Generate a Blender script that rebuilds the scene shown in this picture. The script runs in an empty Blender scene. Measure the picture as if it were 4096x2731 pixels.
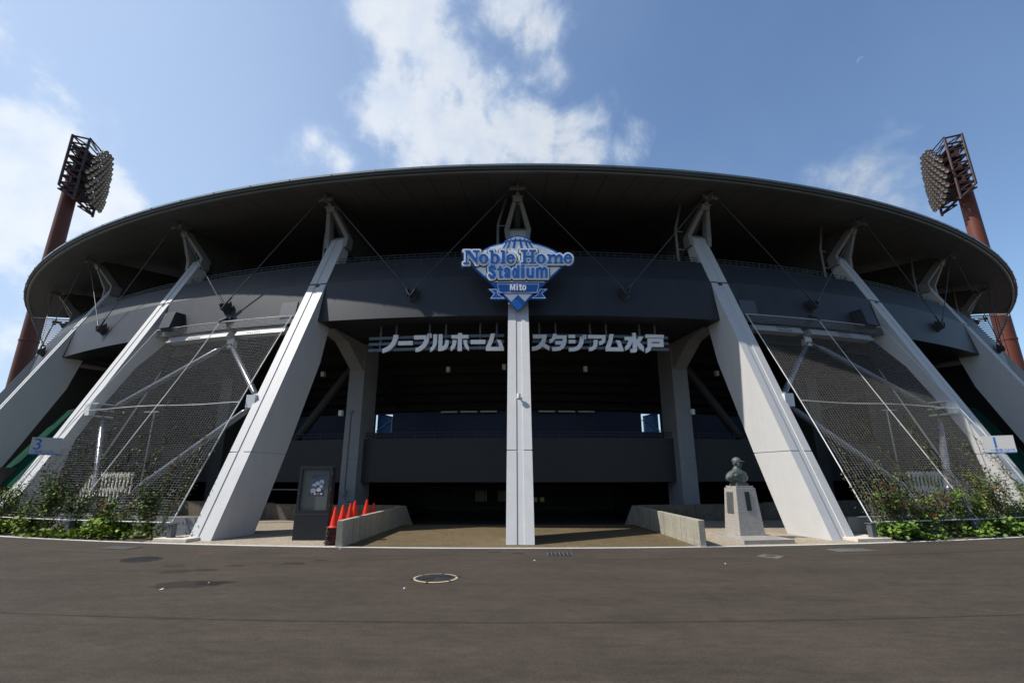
import bpy, bmesh, math, random
import numpy as np
from mathutils import Vector, Matrix

# ------------------------------------------------------------------ camera, world, sun, exposure
SC = bpy.context.scene
COL = SC.collection
RAD = math.radians
F_PX, PITCH, YAW, ROLL = 1933.6353, 0.2695, -0.0075, -0.0015
CAM = Vector((-0.0991, -56.8408, 1.6))
SUN_EL, SUN_B = RAD(51.5), RAD(-9)           # sun stands to the left, a touch towards the viewer
SUN_DIR = Vector((-math.cos(SUN_EL)*math.cos(SUN_B), math.cos(SUN_EL)*math.sin(SUN_B), math.sin(SUN_EL)))

def ray(x, y):
    """direction through a point of the 4096x2731 photograph, for surveying positions"""
    X, F, U = (x-2048)/F_PX, 1.0, -(y-1365.5)/F_PX
    c, s = math.cos(ROLL), math.sin(ROLL); X, U = c*X-s*U, s*X+c*U
    c, s = math.cos(PITCH), math.sin(PITCH); Y, Z = c*F-s*U, s*F+c*U
    c, s = math.cos(YAW), math.sin(YAW); X, Y = c*X+s*Y, -s*X+c*Y
    return Vector((X, Y, Z))
def at_z(x, y, z): d = ray(x, y); return CAM + d*((z-CAM.z)/d.z)
def at_y(x, y, Y): d = ray(x, y); return CAM + d*((Y-CAM.y)/d.y)
def at_r(x, y, R):
    d = ray(x, y); a = d.x**2+d.y**2; b = CAM.x*d.x+CAM.y*d.y; c = CAM.x**2+CAM.y**2-R*R
    return CAM + d*((-b-math.sqrt(b*b-a*c))/a)
def at_ang(x, y, ang):
    n = Vector((math.cos(ang), math.sin(ang), 0)); d = ray(x, y)
    return CAM - d*(n.dot(CAM)/n.dot(d))

cam = bpy.data.cameras.new("camera"); cam.sensor_width = 36; cam.lens = F_PX*36/4096
cam.clip_start = 0.1; cam.clip_end = 3000
camo = bpy.data.objects.new("camera", cam); COL.objects.link(camo)
camo.location = CAM
fwd = ray(2048, 1365.5).normalized()
up = ray(2048, 365.5).normalized(); up = (up - fwd*up.dot(fwd)).normalized()
right = fwd.cross(up)
camo.matrix_world = Matrix(((right.x, up.x, -fwd.x, CAM.x), (right.y, up.y, -fwd.y, CAM.y), (right.z, up.z, -fwd.z, CAM.z), (0, 0, 0, 1)))
SC.camera = camo
SC.view_settings.view_transform = 'Standard'; SC.view_settings.look = 'None'
SC.view_settings.exposure = 0.12; SC.view_settings.gamma = 1.0

sun = bpy.data.lights.new("sun", 'SUN'); sun.energy = 5.0; sun.angle = RAD(0.53); sun.color = (1.0, 0.965, 0.91)
suno = bpy.data.objects.new("sun", sun); COL.objects.link(suno)
suno.rotation_euler = SUN_DIR.to_track_quat('Z', 'Y').to_euler(); suno.location = (-60, -60, 60)

def build_world():
    w = bpy.data.worlds.new("World"); SC.world = w; w.use_nodes = True
    nt = w.node_tree; nt.nodes.clear(); N = nt.nodes.new; L = nt.links.new
    def val(op, a, b=None, c=None):
        n = N('ShaderNodeMath'); n.operation = op
        for i, v in enumerate((a, b, c)):
            if v is None: continue
            if isinstance(v, (int, float)): n.inputs[i].default_value = v
            else: L(v, n.inputs[i])
        return n.outputs[0]
    def mr(v, a, b, c=0.0, d=1.0, smooth=True):
        n = N('ShaderNodeMapRange'); n.interpolation_type = 'SMOOTHSTEP' if smooth else 'LINEAR'
        L(v, n.inputs[0])
        for i, q in enumerate((a, b, c, d)): n.inputs[i+1].default_value = q
        return n.outputs[0]
    sky = N('ShaderNodeTexSky'); sky.sky_type = 'NISHITA'; sky.sun_disc = False
    sky.sun_elevation = SUN_EL; sky.sun_rotation = math.atan2(SUN_DIR.x, SUN_DIR.y)
    sky.air_density = 1.15; sky.dust_density = 1.0; sky.ozone_density = 4.5; sky.altitude = 30
    tc = N('ShaderNodeTexCoord')
    nrm = N('ShaderNodeVectorMath'); nrm.operation = 'NORMALIZE'; L(tc.outputs['Generated'], nrm.inputs[0]); D = nrm.outputs[0]
    # cloud banks: a few soft masses of the sky dome broken up by fractal noise
    def noise(scale, detail, rough, off=(0, 0, 0), dist=0.0):
        m = N('ShaderNodeMapping'); L(D, m.inputs[0]); m.inputs['Location'].default_value = off
        n = N('ShaderNodeTexNoise'); n.inputs['Scale'].default_value = scale; n.inputs['Detail'].default_value = detail
        n.inputs['Roughness'].default_value = rough; n.inputs['Distortion'].default_value = dist; L(m.outputs[0], n.inputs['Vector']); return n.outputs['Fac']
    def bank(blobs):
        tot = None
        for (px, py, r, wgt) in blobs:
            c = ray(px*1.7415, py*1.7415).normalized()
            n = N('ShaderNodeVectorMath'); n.operation = 'DISTANCE'; L(D, n.inputs[0]); n.inputs[1].default_value = c
            b = mr(n.outputs['Value'], r*1.25, 0.0, 0.0, wgt*1.1)
            tot = b if tot is None else val('MAXIMUM', tot, b)
        return tot
    main = bank([(960, 20, .17, 1), (1010, 110, .16, 1), (960, 215, .17, 1), (1030, 320, .17, 1.0), (1190, 330, .15, 1), (1240, 60, .13, .8), (1260, 160, .09, .8),
                 (1340, 340, .14, .9), (1450, 345, .1, .95), (890, 140, .09, .7), (1080, 200, .13, .75), (1170, -60, .2, .9), (700, 350, .11, .62), (770, 372, .07, .6)])
    side = bank([(60, 430, .20, 1.3), (180, 450, .14, 1.2), (262, 490, .09, 1.2), (-40, 60, .12, .8), (0, 250, .07, .65), (30, 560, .16, .9), (100, 640, .15, .75), (60, 780, .14, .7),
                 (2050, 395, .13, .82), (2110, 380, .09, .7), (1850, 400, .07, .5), (2345, 640, .05, .8), (2170, 195, .05, .45)])
    both = val('MAXIMUM', main, side)
    n1 = noise(6.5, 12, .60, (3.1, .4, 1.7), .22); n2 = noise(3.0, 6, .55, (9.2, 4.4, .3)); n3 = noise(13, 8, .6, (1, 7, 2))
    dens = val('ADD', both, val('MULTIPLY', val('SUBTRACT', n1, .5), 2.3))
    cov = mr(dens, .46, 1.08)
    veil = val('MULTIPLY', mr(n2, .42, .75), .07)
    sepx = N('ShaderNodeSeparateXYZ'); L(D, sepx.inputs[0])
    leftness = mr(sepx.outputs['X'], .35, -.85)          # thin high haze brightens towards the sun
    hazy = val('MULTIPLY', val('ADD', veil, val('ADD', val('MULTIPLY', leftness, .66), .0)), mr(sepx.outputs['Y'], -.2, .4))
    fac = val('MINIMUM', val('ADD', val('MULTIPLY', cov, .90), val('MULTIPLY', hazy, val('SUBTRACT', 1.0, cov))), .97)
    shade = mr(val('ADD', val('MULTIPLY', n3, .6), val('MULTIPLY', cov, .4)), .35, .85)
    cr = N('ShaderNodeMix'); cr.data_type = 'RGBA'; L(shade, cr.inputs[0])
    cr.inputs[6].default_value = (.50, .63, .83, 1); cr.inputs[7].default_value = (.82, .86, .91, 1)
    gain = mr(sepx.outputs['X'], .75, -.75, .74, 1.06)
    bs = N('ShaderNodeBackground'); L(sky.outputs[0], bs.inputs[0]); L(mr(sepx.outputs['Y'], -.7, .15, .115, .15), bs.inputs[1])  # sky made dimmer behind the camera to lower the fill light
    bc = N('ShaderNodeBackground'); L(cr.outputs[2], bc.inputs[0]); L(gain, bc.inputs[1])
    # the daytime moon, a thin faint crescent
    m0 = ray(3444, 243).normalized(); m1 = ray(3453, 249).normalized()
    def disc(c, r):
        n = N('ShaderNodeVectorMath'); n.operation = 'DISTANCE'; L(D, n.inputs[0]); n.inputs[1].default_value = c
        return mr(n.outputs['Value'], r, r*.8)
    moon = val('MULTIPLY', val('MULTIPLY', disc(m0, .0060), val('SUBTRACT', 1.0, disc(m1, .0072))), .28)
    f2 = val('MAXIMUM', fac, moon)
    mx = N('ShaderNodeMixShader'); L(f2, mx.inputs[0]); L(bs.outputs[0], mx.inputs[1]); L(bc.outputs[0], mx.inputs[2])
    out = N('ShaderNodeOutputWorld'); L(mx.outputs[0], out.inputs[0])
build_world()

# ------------------------------------------------------------------ materials
def mat(name, col, rough=.6, metal=0.0, spec=.5, noise=None, bump=None, streak=None, speck=None, coat=0.0):
    """noise=(scale, amount) mottles the colour; streak adds vertical weather marks; speck=(scale, colour, size) adds grains"""
    m = bpy.data.materials.new(name); m.use_nodes = True; nt = m.node_tree; N = nt.nodes.new; L = nt.links.new
    b = nt.nodes['Principled BSDF']; b.inputs['Base Color'].default_value = (*col, 1)
    b.inputs['Roughness'].default_value = rough; b.inputs['Metallic'].default_value = metal; b.inputs['Specular IOR Level'].default_value = spec
    if coat: b.inputs['Coat Weight'].default_value = coat
    if not (noise or bump or streak or speck): return m
    tc = N('ShaderNodeTexCoord'); cur = None
    def rgb(c): n = N('ShaderNodeRGB'); n.outputs[0].default_value = (*c, 1); return n.outputs[0]
    cur = rgb(col)
    def tex(scale, detail=6, vec=None, rough_=.6):
        n = N('ShaderNodeTexNoise'); n.inputs['Scale'].default_value = scale; n.inputs['Detail'].default_value = detail; n.inputs['Roughness'].default_value = rough_
        L(vec or tc.outputs['Object'], n.inputs['Vector']); return n.outputs['Fac']
    def mulby(cur, fac, lo, hi, a=.3, bb=.7):
        r = N('ShaderNodeMapRange'); L(fac, r.inputs[0]); r.inputs[1].default_value = a; r.inputs[2].default_value = bb; r.inputs[3].default_value = lo; r.inputs[4].default_value = hi
        x = N('ShaderNodeVectorMath'); x.operation = 'SCALE'; L(cur, x.inputs[0]); L(r.outputs[0], x.inputs['Scale']); return x.outputs[0]
    if noise: cur = mulby(cur, tex(noise[0]), 1-noise[1], 1+noise[1]); cur = mulby(cur, tex(noise[0]*.13, 3), 1-noise[1]*.7, 1+noise[1]*.7)
    if streak:
        mp = N('ShaderNodeMapping'); L(tc.outputs['Object'], mp.inputs[0]); mp.inputs['Scale'].default_value = (streak[0], streak[0], streak[0]*.06)
        cur = mulby(cur, tex(1.0, 5, mp.outputs[0]), 1-streak[1], 1.0, .3, .55)
    if speck:
        v = N('ShaderNodeTexVoronoi'); v.inputs['Scale'].default_value = speck[0]; L(tc.outputs['Object'], v.inputs['Vector'])
        sp = N('ShaderNodeSeparateColor'); L(v.outputs['Color'], sp.inputs[0])
        r = N('ShaderNodeMapRange'); L(sp.outputs[0], r.inputs[0]); r.inputs[1].default_value = 1-speck[2]; r.inputs[2].default_value = 1.0
        mx = N('ShaderNodeMix'); mx.data_type = 'RGBA'; L(r.outputs[0], mx.inputs[0]); L(cur, mx.inputs[6]); mx.inputs[7].default_value = (*speck[1], 1); cur = mx.outputs[2]
    L(cur, b.inputs['Base Color'])
    if bump:
        bp = N('ShaderNodeBump'); bp.inputs['Strength'].default_value = bump[1]; bp.inputs['Distance'].default_value = .02; L(tex(bump[0], 8), bp.inputs['Height']); L(bp.outputs[0], b.inputs['Normal'])
    return m

M = {}
M['column'] = mat('column_paint', (.505, .496, .478), .55, noise=(3, .025), bump=(18, .06), streak=(4.5, .055))
M['fascia'] = mat('fascia_paint', (.0225, .0232, .0255), .5, spec=.4, noise=(1.6, .12), bump=(9, .08), streak=(2.6, .26))
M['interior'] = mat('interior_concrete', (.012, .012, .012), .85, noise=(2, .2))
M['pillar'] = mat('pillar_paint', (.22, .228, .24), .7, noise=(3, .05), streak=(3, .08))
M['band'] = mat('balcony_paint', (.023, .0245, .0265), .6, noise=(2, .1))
M['blue_wall'] = mat('blue_wall_paint', (.005, .022, .085), .5, noise=(2, .08))
M['steel'] = mat('white_steel', (.62, .62, .61), .42, noise=(6, .04), bump=(40, .03))
M['strut'] = mat('strut_steel', (.215, .215, .21), .5, noise=(5, .06))
M['dark_steel'] = mat('dark_steel', (.05, .053, .058), .45, metal=.2, noise=(8, .1))
M['pipe'] = mat('brace_pipe_paint', (.15, .155, .17), .2, metal=.45, noise=(7, .03))
M['rope'] = mat('net_rope', (.60, .60, .58), .6)
M['kerb'] = mat('kerb_concrete', (.62, .60, .55), .8, noise=(6, .1), bump=(30, .2))
M['wallc'] = mat('stained_concrete', (.33, .305, .24), .85, noise=(7, .14), bump=(22, .25), streak=(7, .38), speck=(240, (.2, .19, .16), .2))
M['wall_brown'] = mat('brown_concrete', (.13, .11, .08), .9, noise=(8, .25), bump=(40, .5), streak=(5, .3))
M['granite'] = mat('granite', (.40, .365, .32), .35, speck=(150, (.13, .12, .12), .42), noise=(60, .12))
M['bronze'] = mat('patinated_bronze', (.075, .092, .085), .55, metal=.35, noise=(26, .35), bump=(55, .5), speck=(110, (.22, .26, .25), .25))
M['bronze_dark'] = mat('dark_bronze_plaque', (.03, .038, .036), .4, metal=.5, noise=(20, .2))
M['plaque'] = mat('engraved_plaque', (.16, .17, .155), .35, metal=.5, noise=(30, .15))
M['cone'] = mat('cone_plastic', (.72, .028, .008), .5, spec=.25, noise=(5, .06))
M['rubber'] = mat('black_rubber', (.018, .016, .016), .7)
M['board'] = mat('board_paint', (.022, .024, .028), .5, spec=.3, noise=(5, .06))
M['pinboard'] = mat('pinboard_cloth', (.12, .13, .115), .9, noise=(80, .06))
M['paper'] = mat('paper', (.72, .72, .70), .8)
M['sign_blue'] = mat('sign_blue_paint', (.006, .115, .44), .38)
M['sign_white'] = mat('sign_white_paint', (.88, .89, .90), .4, noise=(2, .02))
M['sign_black'] = mat('sign_black_paint', (.012, .013, .016), .4)
M['letter'] = mat('letter_panel', (.88, .89, .90), .4)
M['rail_grey'] = mat('sign_rail_paint', (.10, .125, .16), .45)
M['tower'] = mat('tower_red_brown', (.125, .036, .021), .5, spec=.3, noise=(.6, .1), streak=(1.2, .1))
M['tower_frame'] = mat('tower_frame_paint', (.05, .022, .017), .5, noise=(3, .15))
M['lamp_shell'] = mat('floodlight_shell', (.16, .075, .06), .4, metal=.35)
M['lamp_lens'] = mat('floodlight_lens', (.50, .57, .54), .15, metal=.75)
M['iron'] = mat('cast_iron', (.055, .053, .052), .5, metal=.35, noise=(20, .3), bump=(45, .9))
M['iron_ring'] = mat('manhole_ring', (.40, .325, .21), .7, noise=(10, .1))
M['galv'] = mat('galvanised_steel', (.22, .22, .215), .4, metal=.5, noise=(20, .15))
M['black'] = mat('pit_shade_black', (.01, .01, .01), .95)
M['fence_white'] = mat('white_fence_paint', (.68, .66, .58), .55)
M['curtain'] = mat('green_tarpaulin', (.007, .048, .030), .9, spec=.08, noise=(4, .15))
M['leaf_a'] = mat('leaf_yellow_green', (.17, .235, .03), .55, spec=.15, noise=(6, .45))
M['leaf_b'] = mat('leaf_mid_green', (.07, .125, .028), .55, spec=.15, noise=(7, .4))
M['leaf_ivy'] = mat('leaf_ivy', (.105, .175, .028), .55, spec=.2, noise=(5, .5))
M['sign_board'] = mat('gate_board_paint', (.46, .455, .44), .5)
M['leaf_c'] = mat('leaf_olive', (.085, .088, .03), .5, spec=.12, noise=(7, .4))
M['leaf_rust'] = mat('leaf_rusty', (.15, .075, .03), .55, spec=.12, noise=(7, .4))
M['flower'] = mat('red_flower', (.50, .05, .012), .5)
M['stem'] = mat('plant_stem', (.11, .085, .05), .8)
M['red_tape'] = mat('red_tape', (.55, .03, .03), .5)
M['soil'] = mat('soil', (.06, .045, .03), .95, noise=(12, .3), bump=(30, .6))
M['yellow'] = mat('yellow_plastic', (.7, .42, .03), .45)
M['cream'] = mat('footing_concrete', (.60, .54, .45), .85, noise=(8, .12), streak=(6, .15), bump=(25, .2))
M['post'] = mat('post_paint', (.085, .09, .10), .5, noise=(5, .1))
M['girder'] = mat('girder_paint', (.085, .085, .083), .6, noise=(4, .1))
M['beam'] = mat('flange_paint', (.33, .33, .325), .45, noise=(5, .06))
M['skin_print'] = mat('print_skin', (.30, .17, .11), .8)
M['navy_print'] = mat('print_navy', (.05, .04, .10), .8)
M['sky_print'] = mat('print_pale_blue', (.11, .14, .17), .8)
M['white_print'] = mat('print_white', (.50, .55, .62), .8)
M['lamp_white'] = mat('lamp_housing', (.68, .68, .66), .4)

def asphalt():
    m = mat('asphalt', (.055, .0445, .0345), .88); nt = m.node_tree; N = nt.nodes.new; L = nt.links.new; b = nt.nodes['Principled BSDF']
    b.inputs['Specular IOR Level'].default_value = .12
    tc = N('ShaderNodeTexCoord'); O = tc.outputs['Object']
    def tex(s, d=6, sc=None, r=.6):
        v = O
        if sc: mp = N('ShaderNodeMapping'); L(O, mp.inputs[0]); mp.inputs['Scale'].default_value = sc; v = mp.outputs[0]
        n = N('ShaderNodeTexNoise'); n.inputs['Scale'].default_value = s; n.inputs['Detail'].default_value = d; n.inputs['Roughness'].default_value = r; L(v, n.inputs['Vector']); return n.outputs['Fac']
    def mr(v, a, bb, c, d): n = N('ShaderNodeMapRange'); L(v, n.inputs[0]); [setattr(n.inputs[i+1], 'default_value', q) for i, q in enumerate((a, bb, c, d))]; return n.outputs[0]
    def mul(a, bb): n = N('ShaderNodeMath'); n.operation = 'MULTIPLY'; L(a, n.inputs[0]); L(bb, n.inputs[1]); return n.outputs[0]
    f = mr(tex(.5, 4, (1, 2.2, 1)), .3, .7, .84, 1.16)
    f = mul(f, mr(tex(9, 5, (.5, 1, 1)), .32, .68, .86, 1.14))
    f = mul(f, mr(tex(3.2, 6, (.35, 1.4, 1)), .3, .7, .90, 1.10))
    f = mul(f, mr(tex(34, 4), .32, .68, .82, 1.2))
    f = mul(f, mr(tex(120, 3), .3, .7, .62, 1.4))
    f = mul(f, mr(tex(380, 2), .3, .72, .7, 1.4))
    # paver seam running across, and damp marks with their own shapes
    sep = N('ShaderNodeSeparateXYZ'); L(O, sep.inputs[0])
    rad = N('ShaderNodeVectorMath'); rad.operation = 'LENGTH'
    flat = N('ShaderNodeCombineXYZ'); L(sep.outputs['X'], flat.inputs[0]); L(sep.outputs['Y'], flat.inputs[1]); L(flat.outputs[0], rad.inputs[0])
    for R0, w, amt in ((50.75, .012, .55), (46.55, .012, .6), (54.3, .012, .7)):
        a = N('ShaderNodeMath'); a.operation = 'SUBTRACT'; L(rad.outputs['Value'], a.inputs[0]); a.inputs[1].default_value = R0
        wob = N('ShaderNodeMath'); wob.operation = 'MULTIPLY_ADD'; L(tex(1.3, 5), wob.inputs[0]); wob.inputs[1].default_value = .09; wob.inputs[2].default_value = -.045
        a2 = N('ShaderNodeMath'); a2.operation = 'ADD'; L(a.outputs[0], a2.inputs[0]); L(wob.outputs[0], a2.inputs[1])
        ab = N('ShaderNodeMath'); ab.operation = 'ABSOLUTE'; L(a2.outputs[0], ab.inputs[0])
        f = mul(f, mr(ab.outputs[0], w, w*2.6, amt, 1.0))
    edge = tex(4.5, 6)
    for (cx, cy, r, amt) in ((-5.1, -48.75, .36, .55), (-4.78, -48.65, .2, .6), (-5.6, -47.6, .16, .62), (-6.0, -47.75, .2, .66), (-5.3, -47.2, .13, .66), (-4.3, -46.95, .14, .6), (-3.9, -46.6, .1, .6), (-.05, -45.75, .1, .5), (-.55, -45.6, .12, .6), (-6.4, -47.2, .15, .7)):
        mp = N('ShaderNodeMapping'); L(O, mp.inputs[0]); mp.inputs['Location'].default_value = (-cx*.55-cy*.12, -cy*1.0, 0); mp.inputs['Scale'].default_value = (.55, 1.0, 0)
        mp.inputs['Location'].default_value = (-cx*.55, -cy, 0)
        ln = N('ShaderNodeVectorMath'); ln.operation = 'LENGTH'; L(mp.outputs[0], ln.inputs[0])
        q = N('ShaderNodeMath'); q.operation = 'MULTIPLY_ADD'; L(edge, q.inputs[0]); q.inputs[1].default_value = r*1.6; q.inputs[2].default_value = -r*.8
        s = N('ShaderNodeMath'); s.operation = 'ADD'; L(ln.outputs['Value'], s.inputs[0]); L(q.outputs[0], s.inputs[1])
        f = mul(f, mr(s.outputs[0], r*.72, r*.85, amt, 1.0))
    rgb = N('ShaderNodeRGB'); rgb.outputs[0].default_value = (.055, .0445, .0345, 1)
    x = N('ShaderNodeVectorMath'); x.operation = 'SCALE'; L(rgb.outputs[0], x.inputs[0]); L(f, x.inputs['Scale'])
    v = N('ShaderNodeTexVoronoi'); v.inputs['Scale'].default_value = 26; L(O, v.inputs['Vector'])
    r = mr(v.outputs['Distance'], .05, .09, 1.0, 0.0)
    sc = N('ShaderNodeSeparateColor'); L(v.outputs['Color'], sc.inputs[0]); pick = mr(sc.outputs[0], .993, .996, 0, 1)
    mx = N('ShaderNodeMix'); mx.data_type = 'RGBA'; L(mul(r, pick), mx.inputs[0]); L(x.outputs[0], mx.inputs[6]); mx.inputs[7].default_value = (.34, .33, .31, 1)
    L(mx.outputs[2], b.inputs['Base Color'])
    bp = N('ShaderNodeBump'); bp.inputs['Strength'].default_value = .45; bp.inputs['Distance'].default_value = .01; L(tex(140, 4), bp.inputs['Height']); L(bp.outputs[0], b.inputs['Normal'])
    return m
M['asphalt'] = asphalt()
M['plaza'] = mat('exposed_aggregate', (.25, .20, .135), .85, noise=(2.2, .16), speck=(75, (.62, .56, .46), .3), bump=(90, .5))
M['ramp'] = mat('brown_aggregate', (.100, .075, .040), .88, spec=.2, noise=(1.6, .2), speck=(60, (.26, .19, .10), .25), bump=(90, .5))

def soffit_mat():
    m = mat('soffit_panels', (.135, .137, .137), .5); nt = m.node_tree; N = nt.nodes.new; L = nt.links.new; b = nt.nodes['Principled BSDF']
    tc = N('ShaderNodeTexCoord'); sep = N('ShaderNodeSeparateXYZ'); L(tc.outputs['Object'], sep.inputs[0])
    def val(op, a, bb=None):
        n = N('ShaderNodeMath'); n.operation = op
        for i, v in enumerate((a, bb)):
            if v is None: continue
            if isinstance(v, (int, float)): n.inputs[i].default_value = v
            else: L(v, n.inputs[i])
        return n.outputs[0]
    ny = val('MULTIPLY', sep.outputs['Y'], -1.0)
    ang = val('ARCTAN2', sep.outputs['X'], ny)
    fl = N('ShaderNodeCombineXYZ'); L(sep.outputs['X'], fl.inputs[0]); L(sep.outputs['Y'], fl.inputs[1]); ln = N('ShaderNodeVectorMath'); ln.operation = 'LENGTH'; L(fl.outputs[0], ln.inputs[0])
    a = val('ABSOLUTE', val('SUBTRACT', val('FRACT', val('ADD', val('MULTIPLY', ang, 7/.1851), 50.5)), .5))
    a = val('GREATER_THAN', a, .025)
    c = val('ABSOLUTE', val('SUBTRACT', val('FRACT', val('MULTIPLY', ln.outputs['Value'], .62)), .5)); c = val('GREATER_THAN', c, .012)
    k = val('MULTIPLY', a, c); k = val('ADD', val('MULTIPLY', k, .5), .5)
    ns = N('ShaderNodeTexNoise'); ns.inputs['Scale'].default_value = .8; ns.inputs['Detail'].default_value = 4; L(tc.outputs['Object'], ns.inputs['Vector'])
    k = val('MULTIPLY', k, val('ADD', val('MULTIPLY', ns.outputs['Fac'], .4), .8))
    rgb = N('ShaderNodeRGB'); rgb.outputs[0].default_value = (.135, .137, .137, 1); x = N('ShaderNodeVectorMath'); x.operation = 'SCALE'; L(rgb.outputs[0], x.inputs[0]); L(k, x.inputs['Scale']); L(x.outputs[0], b.inputs['Base Color'])
    return m
M['soffit'] = soffit_mat()
M['roof_metal'] = mat('roof_edge_metal', (.20, .24, .235), .38, metal=.3, noise=(1.2, .06))
M['rim_dark'] = mat('roof_rim_paint', (.075, .078, .082), .45, noise=(1.5, .08))

# ------------------------------------------------------------------ mesh helpers
DELTA = .1851
def pol(R, a, z, off=0.0):
    s, c = math.sin(a), math.cos(a)
    return Vector((R*s+off*c, -R*c+off*s, z))

class MB:
    """collects faces; build() links them as one mesh object"""
    def __init__(self): self.v = []; self.f = []; self.mi = []; self.m = 0
    def add(self, verts, faces):
        o = len(self.v); self.v += [tuple(q) for q in verts]
        for f in faces: self.f.append(tuple(i+o for i in f)); self.mi.append(self.m)
        return self
    def hexa(self, p):      # 8 points: bottom loop then top loop
        return self.add(p, [(3, 2, 1, 0), (4, 5, 6, 7), (0, 1, 5, 4), (1, 2, 6, 5), (2, 3, 7, 6), (3, 0, 4, 7)])
    def box(self, c, s, rz=0.0, M3=None):
        c = Vector(c); h = [Vector((x*s[0]/2, y*s[1]/2, z*s[2]/2)) for z in (-1, 1) for x, y in ((-1, -1), (1, -1), (1, 1), (-1, 1))]
        Rm = M3 or Matrix.Rotation(rz, 3, 'Z')
        return self.hexa([c+Rm@q for q in h])
    def pbox(self, R0, R1, a, o0, o1, z0, z1):     # box aligned with the radius at angle a
        return self.hexa([pol(R, a, z, o) for z in (z0, z1) for R, o in ((R1, o0), (R1, o1), (R0, o1), (R0, o0))])
    def tube(self, a, b, r, n=8, r2=None, caps=True):
        a, b = Vector(a), Vector(b); d = (b-a)
        if d.length < 1e-6: return self
        d.normalize(); u = d.orthogonal().normalized(); w = d.cross(u); r2 = r if r2 is None else r2
        vs = [a+(u*math.cos(t)+w*math.sin(t))*r for t in [2*math.pi*i/n for i in range(n)]] + [b+(u*math.cos(t)+w*math.sin(t))*r2 for t in [2*math.pi*i/n for i in range(n)]]
        fs = [(i, (i+1) % n, n+(i+1) % n, n+i) for i in range(n)]
        if caps: fs += [tuple(range(n-1, -1, -1)), tuple(range(n, 2*n))]
        return self.add(vs, fs)
    def path(self, pts, r, n=6):
        pts = [Vector(p) for p in pts]; rs = r if isinstance(r, (list, tuple)) else [r]*len(pts); rings = []; u = None
        for i, p in enumerate(pts):
            d = (pts[min(i+1, len(pts)-1)]-pts[max(i-1, 0)]).normalized()
            u = d.orthogonal().normalized() if u is None else (u-d*u.dot(d)).normalized()
            w = d.cross(u); rings.append([p+(u*math.cos(2*math.pi*k/n)+w*math.sin(2*math.pi*k/n))*rs[i] for k in range(n)])
        fs = [(i*n+k, i*n+(k+1) % n, (i+1)*n+(k+1) % n, (i+1)*n+k) for i in range(len(pts)-1) for k in range(n)]
        fs += [tuple(range(n-1, -1, -1)), tuple((len(pts)-1)*n+k for k in range(n))]
        return self.add([q for g in rings for q in g], fs)
    def revolve(self, prof, a0, a1, n, closed=True, caps=True):
        k = len(prof); vs = [pol(R, a0+(a1-a0)*i/n, z) for i in range(n+1) for R, z in prof]
        m = k if closed else k-1
        fs = [(i*k+j, (i+1)*k+j, (i+1)*k+(j+1) % k, i*k+(j+1) % k) for i in range(n) for j in range(m)]
        if closed and caps: fs += [tuple(range(k)), tuple(n*k+j for j in range(k-1, -1, -1))]
        return self.add(vs, fs)
    def lathe(self, prof, c=(0, 0, 0), n=20, axis=None):     # (r, z) about an axis through c
        c = Vector(c); Rm = Vector(axis).to_track_quat('Z', 'Y').to_matrix() if axis else Matrix.Identity(3)
        k = len(prof); vs = [c+Rm@Vector((r*math.cos(2*math.pi*i/n), r*math.sin(2*math.pi*i/n), z)) for i in range(n) for r, z in prof]
        fs = [(i*k+j, ((i+1) % n)*k+j, ((i+1) % n)*k+j+1, i*k+j+1) for i in range(n) for j in range(k-1)]
        return self.add(vs, fs)
    def prism(self, poly, f0, f1):       # poly of 2-d points, f0/f1 map them to the two end faces
        n = len(poly); return self.add([f0(p) for p in poly]+[f1(p) for p in poly], [tuple(range(n-1, -1, -1)), tuple(range(n, 2*n))]+[(i, (i+1) % n, n+(i+1) % n, n+i) for i in range(n)])
    def build(self, name, mats, parent=None, origin=(0, 0, 0), smooth=None, rz=0.0, fix=True, bevel=None):
        me = bpy.data.meshes.new(name); o = Vector(origin)
        me.from_pydata([tuple(Vector(q)-o) for q in self.v], [], self.f)
        mats = mats if isinstance(mats, (list, tuple)) else [mats]
        for q in mats: me.materials.append(M[q] if isinstance(q, str) else q)
        if len(mats) > 1: me.polygons.foreach_set('material_index', self.mi)
        if fix:
            bm = bmesh.new(); bm.from_mesh(me); bmesh.ops.recalc_face_normals(bm, faces=bm.faces); bm.to_mesh(me); bm.free()
        if smooth is not None:
            me.polygons.foreach_set('use_smooth', [True]*len(me.polygons)); me.set_sharp_from_angle(angle=RAD(smooth))
        me.update(); ob = bpy.data.objects.new(name, me); COL.objects.link(ob)
        if parent is not None: ob.parent = parent
        else: ob.location = o
        if rz: ob.rotation_euler.z = rz
        if bevel: md = ob.modifiers.new('bevel', 'BEVEL'); md.width = bevel; md.segments = 2; md.limit_method = 'ANGLE'; md.angle_limit = RAD(50)
        return ob

def tag(o, label, cat, group=None):
    o['label'] = label; o['category'] = cat
    if group: o['group'] = group
    return o
def thing(name, loc, label, cat, group=None, rz=0.0):
    o = bpy.data.objects.new(name, None); COL.objects.link(o); o.location = loc; o.rotation_euler.z = rz; o.empty_display_size = .2
    return tag(o, label, cat, group)
def kind(o, k): o['kind'] = k; return o
def copy_tree(o, parent=None, label=None):
    c = o.copy(); COL.objects.link(c); c.parent = parent
    if label: c['label'] = label
    for ch in o.children: copy_tree(ch, c)
    return c
def local(root):      # world point -> the root's own frame (roots here only move and turn about z)
    Rm = Matrix.Rotation(-root.rotation_euler.z, 3, 'Z'); L = Vector(root.location)
    return lambda p: Rm@(Vector(p)-L)
def rel(mb, root):
    f = local(root); mb.v = [tuple(f(q)) for q in mb.v]; return mb

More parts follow.
